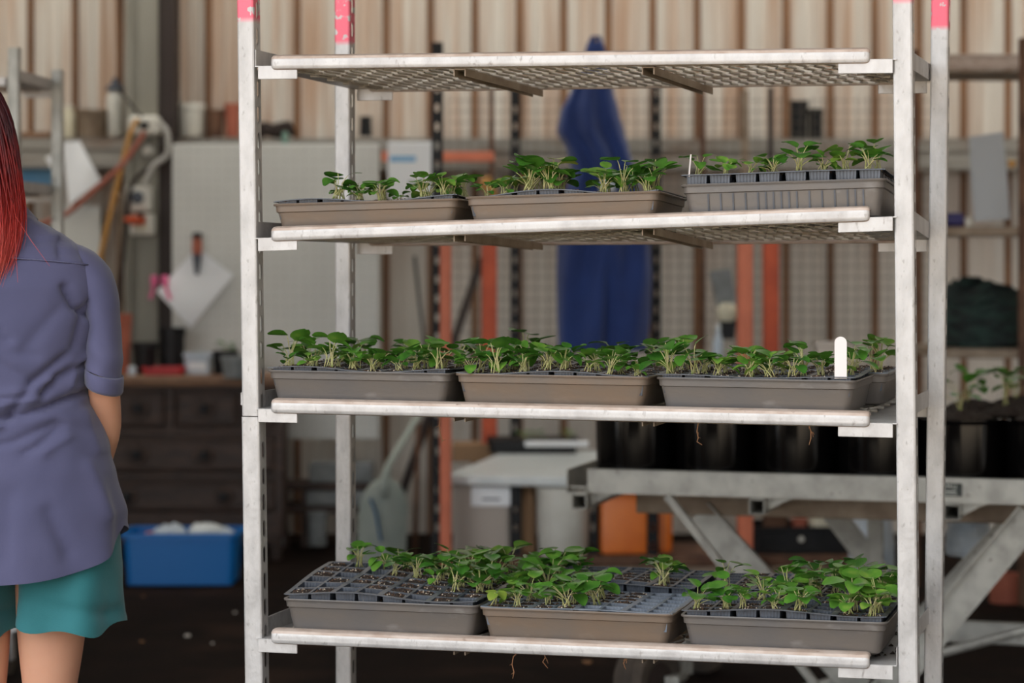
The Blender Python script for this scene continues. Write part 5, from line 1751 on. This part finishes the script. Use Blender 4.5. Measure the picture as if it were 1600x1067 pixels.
# hand brush hanging on the mesh
D = 10.7
t = thing('dust_brush', 'grey and cream brush with black handle hanging on the wire mesh', 'brush', at(1136, 530, D))
def q_(px, py): return ((px - 1136) / F * D, (530 - py) / F * D)
def prism(mb, pts, y0, y1): mb.loft([[(x, y0, z) for x, z in pts], [(x, y1, z) for x, z in pts]], True, True)
mb = MB(); prism(mb, [q_(1108, 424), q_(1142, 420), q_(1150, 478), q_(1121, 478)], -.02, .03); mb.build('bristles', M['concrete'], t)
mb = MB(); mb.lathe([(.0, 0), (.035, .004), (.046, .03), (.046, .065), (.036, .082), (0, .086)], 16, c=(0, 0, q_(0, 503)[1]), cap0=False); mb.build('block', M['cream'], t, smooth='angle')
mb = MB(); prism(mb, [q_(1124, 502), q_(1152, 498), q_(1146, 530), q_(1128, 530)], -.025, .02); mb.build('handle', M['black'], t)
t, w, h = vessel('bottle', 'small white bottle below the hanging brush', 'bottle', 1114, 1130, 514, 560, 10.3, [(1, 0), (1, .6), (.5, .8), (.4, 1)], M['bag'], wall=False)
mb = MB().lathe([(0, h), (w * .24, h), (w * .24, h + .02), (0, h + .021)], 12); mb.build('cap', M['grey_white'], t)
crate('tub', 'white tub standing at the back of the bench behind the white plant label', 'tub', 1274, 1312, 534, 728, 7.62, .08, M['beige'], .006, .04)

# ---- under the bench: black crate, bits, bag
D = 9.55
t, w, h = crate('crate', 'black crate with round white button on lowest rack shelf under bench', 'crate', 1172, 1340, 826, 868, D, .28, M['black'], .01, .03); on_shelf(t)
mb = MB(); mb.loft([[(r * math.cos(2 * PI * k / 14) - .01, y, h * .55 + r * math.sin(2 * PI * k / 14)) for k in range(14)] for r, y in ((.012, -.138), (.010, -.146))], True, True); mb.build('button', M['white_plastic'], t)
for px0, px1, py0, m, lab in ((1190, 1232, 800, 'rust', 'rusty tin in the left of the black crate under the bench'), (1236, 1262, 806, 'terracotta', 'small terracotta pot in the black crate under the bench'), (1262, 1304, 796, 'cream', 'cream sack end in the right of the black crate under the bench')):
    t2, w2, h2 = potv(lab, px0, px1, py0, 850, D + .12, M[m], 'pot', 'pot', taper=.9); t2.location.z = zsh + .015
for k, (a, b, c, e, lab) in enumerate(((1325, 1400, 796, 905, 'pale blue plastic sack standing behind the bench legs'), (1478, 1548, 796, 866, 'pale blue plastic sack hanging behind the right bench brace'))):
    D3 = 8.9 if k == 0 else 7.72
    loc, w = P2(a, b, e, D3); h = (e - c) / F * D3
    if k == 0: h += loc.z - .002; loc.z = .002
    mb = MB(); rings = []
    for q in range(14):
        z = h * q / 13
        rings.append([(w / 2 * (1 - .25 * (q / 13) ** 3) * math.cos(2 * PI * j / 28) * (1 + .12 * mnoise.noise(Vector((j * .6, q * .6, k * 9)))), .09 * math.sin(2 * PI * j / 28) * (1 + .3 * mnoise.noise(Vector((j * .7, q * .5, k * 5 + 2)))), z) for j in range(28)])
    mb.loft(rings, True, True); o = mb.build('plastic_sack', M['bag'], None, smooth=True); o.location = loc; tag(o, lab, 'sack')
t, w, h = potv('terracotta pot upside down on the floor behind bench brace', 1546, 1600, 900, 944, 9.3, M['terracotta'], taper=1.0)
t.location.z = .0
# bits on the floor
for px, py, r, m, lab in ((293, 995, .012, 'pebble', 'white pebble on the dark earth floor near the trolley'), (222, 1003, .010, 'dry_leaf', 'small brown leaf on the earth floor right of the legs'), (332, 1006, .006, 'pebble', 'tiny pebble on the earth floor right of white pebble'), (918, 1036, .018, 'dry_leaf', 'dry leaf on the earth floor below the bottom shelf'), (224, 932, .008, 'dry_leaf', 'small yellow leaf on the floor under the blue tub'), (367, 958, .007, 'pebble', 'tiny pebble on the floor beside the front post')):
    d = F * CZ / (py - HZ)
    mb = MB(); mb.lathe([(0, 0), (r * .8, r * .1), (r, r * .4), (r * .6, r * .8), (0, r * .85)], 10, cap0=False, sy=.8 if m == 'pebble' else 1.6)
    if m == 'dry_leaf': mb.xform(lambda p: Vector((p.x, p.y, p.z * .35 + .2 * abs(p.x))))
    o = mb.build('pebble' if m == 'pebble' else 'fallen_leaf', M[m], None, smooth=True); o.location = (X(px, d), d, .0); tag(o, lab, 'pebble' if m == 'pebble' else 'leaf')

# ---- storage rack on the right with tarpaulin
D = 9.2
x0_ = X(1470, D); x1_ = X(1602, D)
rk = thing('storage_rack', 'steel storage rack on the right holding a dark green net', 'storage rack', (x0_, D, 0))
w = x1_ - x0_ + .35
mb = MB(); rings = [[(a, y, Z(97, D) + q) for y, q in [(.0 + .014 * math.cos(2 * PI * k / 12), .030 * math.sin(2 * PI * k / 12)) for k in range(12)]] for a in (-.02, w)]
mb.loft(rings, True, True); mb.build('top_rail', M['galv_tan'], rk, smooth='angle')
MB().bbox(-.02, w, .02, .5, Z(97, D) - .036, Z(97, D) - .03, .002).build('top_shelf', M['galv_brown'], rk)
MB().bbox(-.02, w, .0, .5, Z(369, D), Z(354, D), .004).build('shelf', M['galv_brown'], rk)
MB().bbox(-.02, w, .0, .55, Z(560, D), Z(545, D), .004).build('shelf', M['galv_brown'], rk)
for x, y, m in ((x1_ - x0_ - .012, -.02, 'rust'), (-.015, .48, 'rust'), (w - .02, .48, 'rust'), (w - .02, -.02, 'rust'), (-.015, -.02, 'rust')):
    MB().bbox(x - .014, x + .014, y, y + .03, 0, Z(60, D), .003).build('upright', M[m], rk)
mb = MB(); rings = []
hn = .24; wn = 140 / F * D
for q in range(22):
    a = PI / 2 * q / 21
    rings.append([(wn / 2 * 1.05 * math.cos(a) ** .28 * math.cos(2 * PI * j / 40) * (1 + .10 * mnoise.noise(Vector((j * .5, q * .4, 1)))), .2 * math.cos(a) ** .28 * math.sin(2 * PI * j / 40) * (1 + .12 * mnoise.noise(Vector((j * .5, q * .4, 4)))),
                   hn * math.sin(a) * (1 + .22 * mnoise.noise(Vector((j * .25, 3, 7)))) + .010 * math.sin(q * 2.2 + j * .6)) for j in range(40)])
mb.loft(rings, True, True); o = mb.build('shade_net', M['green_net'], None, smooth=True); o.location = (X(1536, D + .2), D + .24, Z(545, D)); tag(o, 'heap of dark green shade net on the rack beside rear trolley post', 'net')
sheet('hanging_cloth', 'pale grey cloth hanging from the rack on the right', 'cloth', [(1514, 214), (1568, 206), (1578, 342), (1522, 346)], D - .03, mat('grey_cloth', (172, 175, 178), .8), .012)
mb = MB(); mb.loft([[(x, r * math.cos(2 * PI * k / 16), r + r * math.sin(2 * PI * k / 16)) for k in range(16)] for x, r in ((-.036, .022), (-.034, .027), (.034, .027), (.036, .022))], True, True)
o = mb.build('tape_roll', mat('purple_blue', (54, 52, 104), .5), None, smooth='angle'); o.location = (X(1492, D + .05), D + .08, Z(354, D)); tag(o, 'dark blue roll lying on the middle shelf of the right-hand rack', 'roll')
potv('small white cup on the rack shelf beneath the hanging cloth', 1507, 1521, 340, 354, D + .05, M['white_plastic'], 'cup', 'cup')
t = thing('brass_tap', 'small brass fitting on the rack right of the hanging cloth', 'fitting', at(1581, 262, D - .05))
MB().lathe([(0, 0), (.012, 0), (.012, .012), (.016, .016), (.016, .026), (0, .028)], 12).build('body', M['yellow_cord'], t); MB().bbox(-.018, .018, -.004, .004, .028, .034, .002).build('handle', M['cream'], t)

# ---- a second trolley behind the person
O2 = Vector((X(20, 7.6) - 1.28 * math.cos(math.radians(3.8)), 7.6 + 1.28 * math.sin(math.radians(3.8)), 0))
tr2 = thing('plant_trolley', 'galvanised trolley standing behind the person, with empty upper shelf', 'plant trolley', O2, math.radians(-3.8))
zt2 = Z(112, 7.6)
M['galv2'] = mat('weathered_galvanised_steel', (196, 196, 190), 0.5, .25, (160, 160, 154), 20, (1, 1, .5), c3=(112, 106, 100), scale3=50, lo3=.62, hi3=.75)
for u, v, z1 in ((0, 0, 1.98), (TW, 0, Z(74, 7.6)), (0, TD, 1.98), (TW, TD, Z(108, 8.1))):
    o = post_mesh(.15, z1).build('post', M['galv2'], tr2, fix=False); o.location = (u, v - (0 if v == 0 else .034), 0)
make_shelf(tr2, (zt2 + .004,) * 4, -.012, u1=TW - .064)
z2 = Z(289, 7.8); make_shelf(tr2, (z2,) * 4, -.012, u1=TW - .064)
z3 = .62; make_shelf(tr2, (z3,) * 4, -.012, u1=TW - .064)
trolley_base(tr2, None)
sheet('poster', 'blue and green printed poster behind the hair of the person', 'poster', [(24, 232), (86, 234), (86, 292), (24, 290)], 11.562, M['blue_print'], .004)
D = 11.335
sheet('paper_sheet', 'large white paper sheet hanging slanted behind the person', 'paper', [(96, 222), (124, 220), (158, 282), (108, 322)], D, M['paper'], .014)
sheet('paper_sheet', 'small white paper corner behind the slatted trolley post at left', 'paper', [(70, 246), (94, 236), (96, 282), (84, 270)], D + .01, M['paper'], .006)
# ------------------------------------------------------------------ light, camera
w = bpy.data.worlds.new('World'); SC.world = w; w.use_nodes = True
nt = w.node_tree
bg = nt.nodes['Background']
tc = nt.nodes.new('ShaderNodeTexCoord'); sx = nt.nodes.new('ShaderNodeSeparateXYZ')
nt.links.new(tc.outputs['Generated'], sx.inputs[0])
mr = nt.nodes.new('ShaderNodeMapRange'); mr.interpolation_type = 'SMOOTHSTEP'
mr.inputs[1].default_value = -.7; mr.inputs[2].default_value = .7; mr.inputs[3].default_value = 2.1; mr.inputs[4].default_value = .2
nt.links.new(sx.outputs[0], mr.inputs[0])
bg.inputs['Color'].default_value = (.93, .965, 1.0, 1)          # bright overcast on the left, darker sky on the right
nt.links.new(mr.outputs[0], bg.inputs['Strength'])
s = bpy.data.lights.new('sun', 'SUN'); s.energy = 6.0; s.angle = math.radians(1.0); s.color = (1, .93, .82)
so = bpy.data.objects.new('sun', s); COL.objects.link(so)
so.rotation_euler = (math.radians(-42), math.radians(-14), 0)     # high behind the shed: the yard is sunlit, the shed in shade
so.location = (0, 14, 12)

cam = bpy.data.cameras.new('camera'); co = bpy.data.objects.new('camera', cam); COL.objects.link(co)
co.location = (0, 0, CZ); co.rotation_euler = (math.radians(90), 0, 0)
cam.sensor_width = 36; cam.sensor_fit = 'HORIZONTAL'; cam.lens = F / 1600 * 36
cam.shift_y = (HZ - 533.5) / 1600
cam.clip_end = 200
cam.dof.use_dof = True; cam.dof.focus_distance = 4.56; cam.dof.aperture_fstop = 3.3
cam.dof.aperture_blades = 0
SC.camera = co
SC.view_settings.view_transform = 'Standard'; SC.view_settings.look = 'None'
SC.view_settings.gamma = 1; SC.view_settings.use_curve_mapping = False
SC.view_settings.exposure = 0.93
SC.cycles.use_denoising = True
SC.cycles.max_bounces = 8
SC.cycles.sample_clamp_indirect = 6
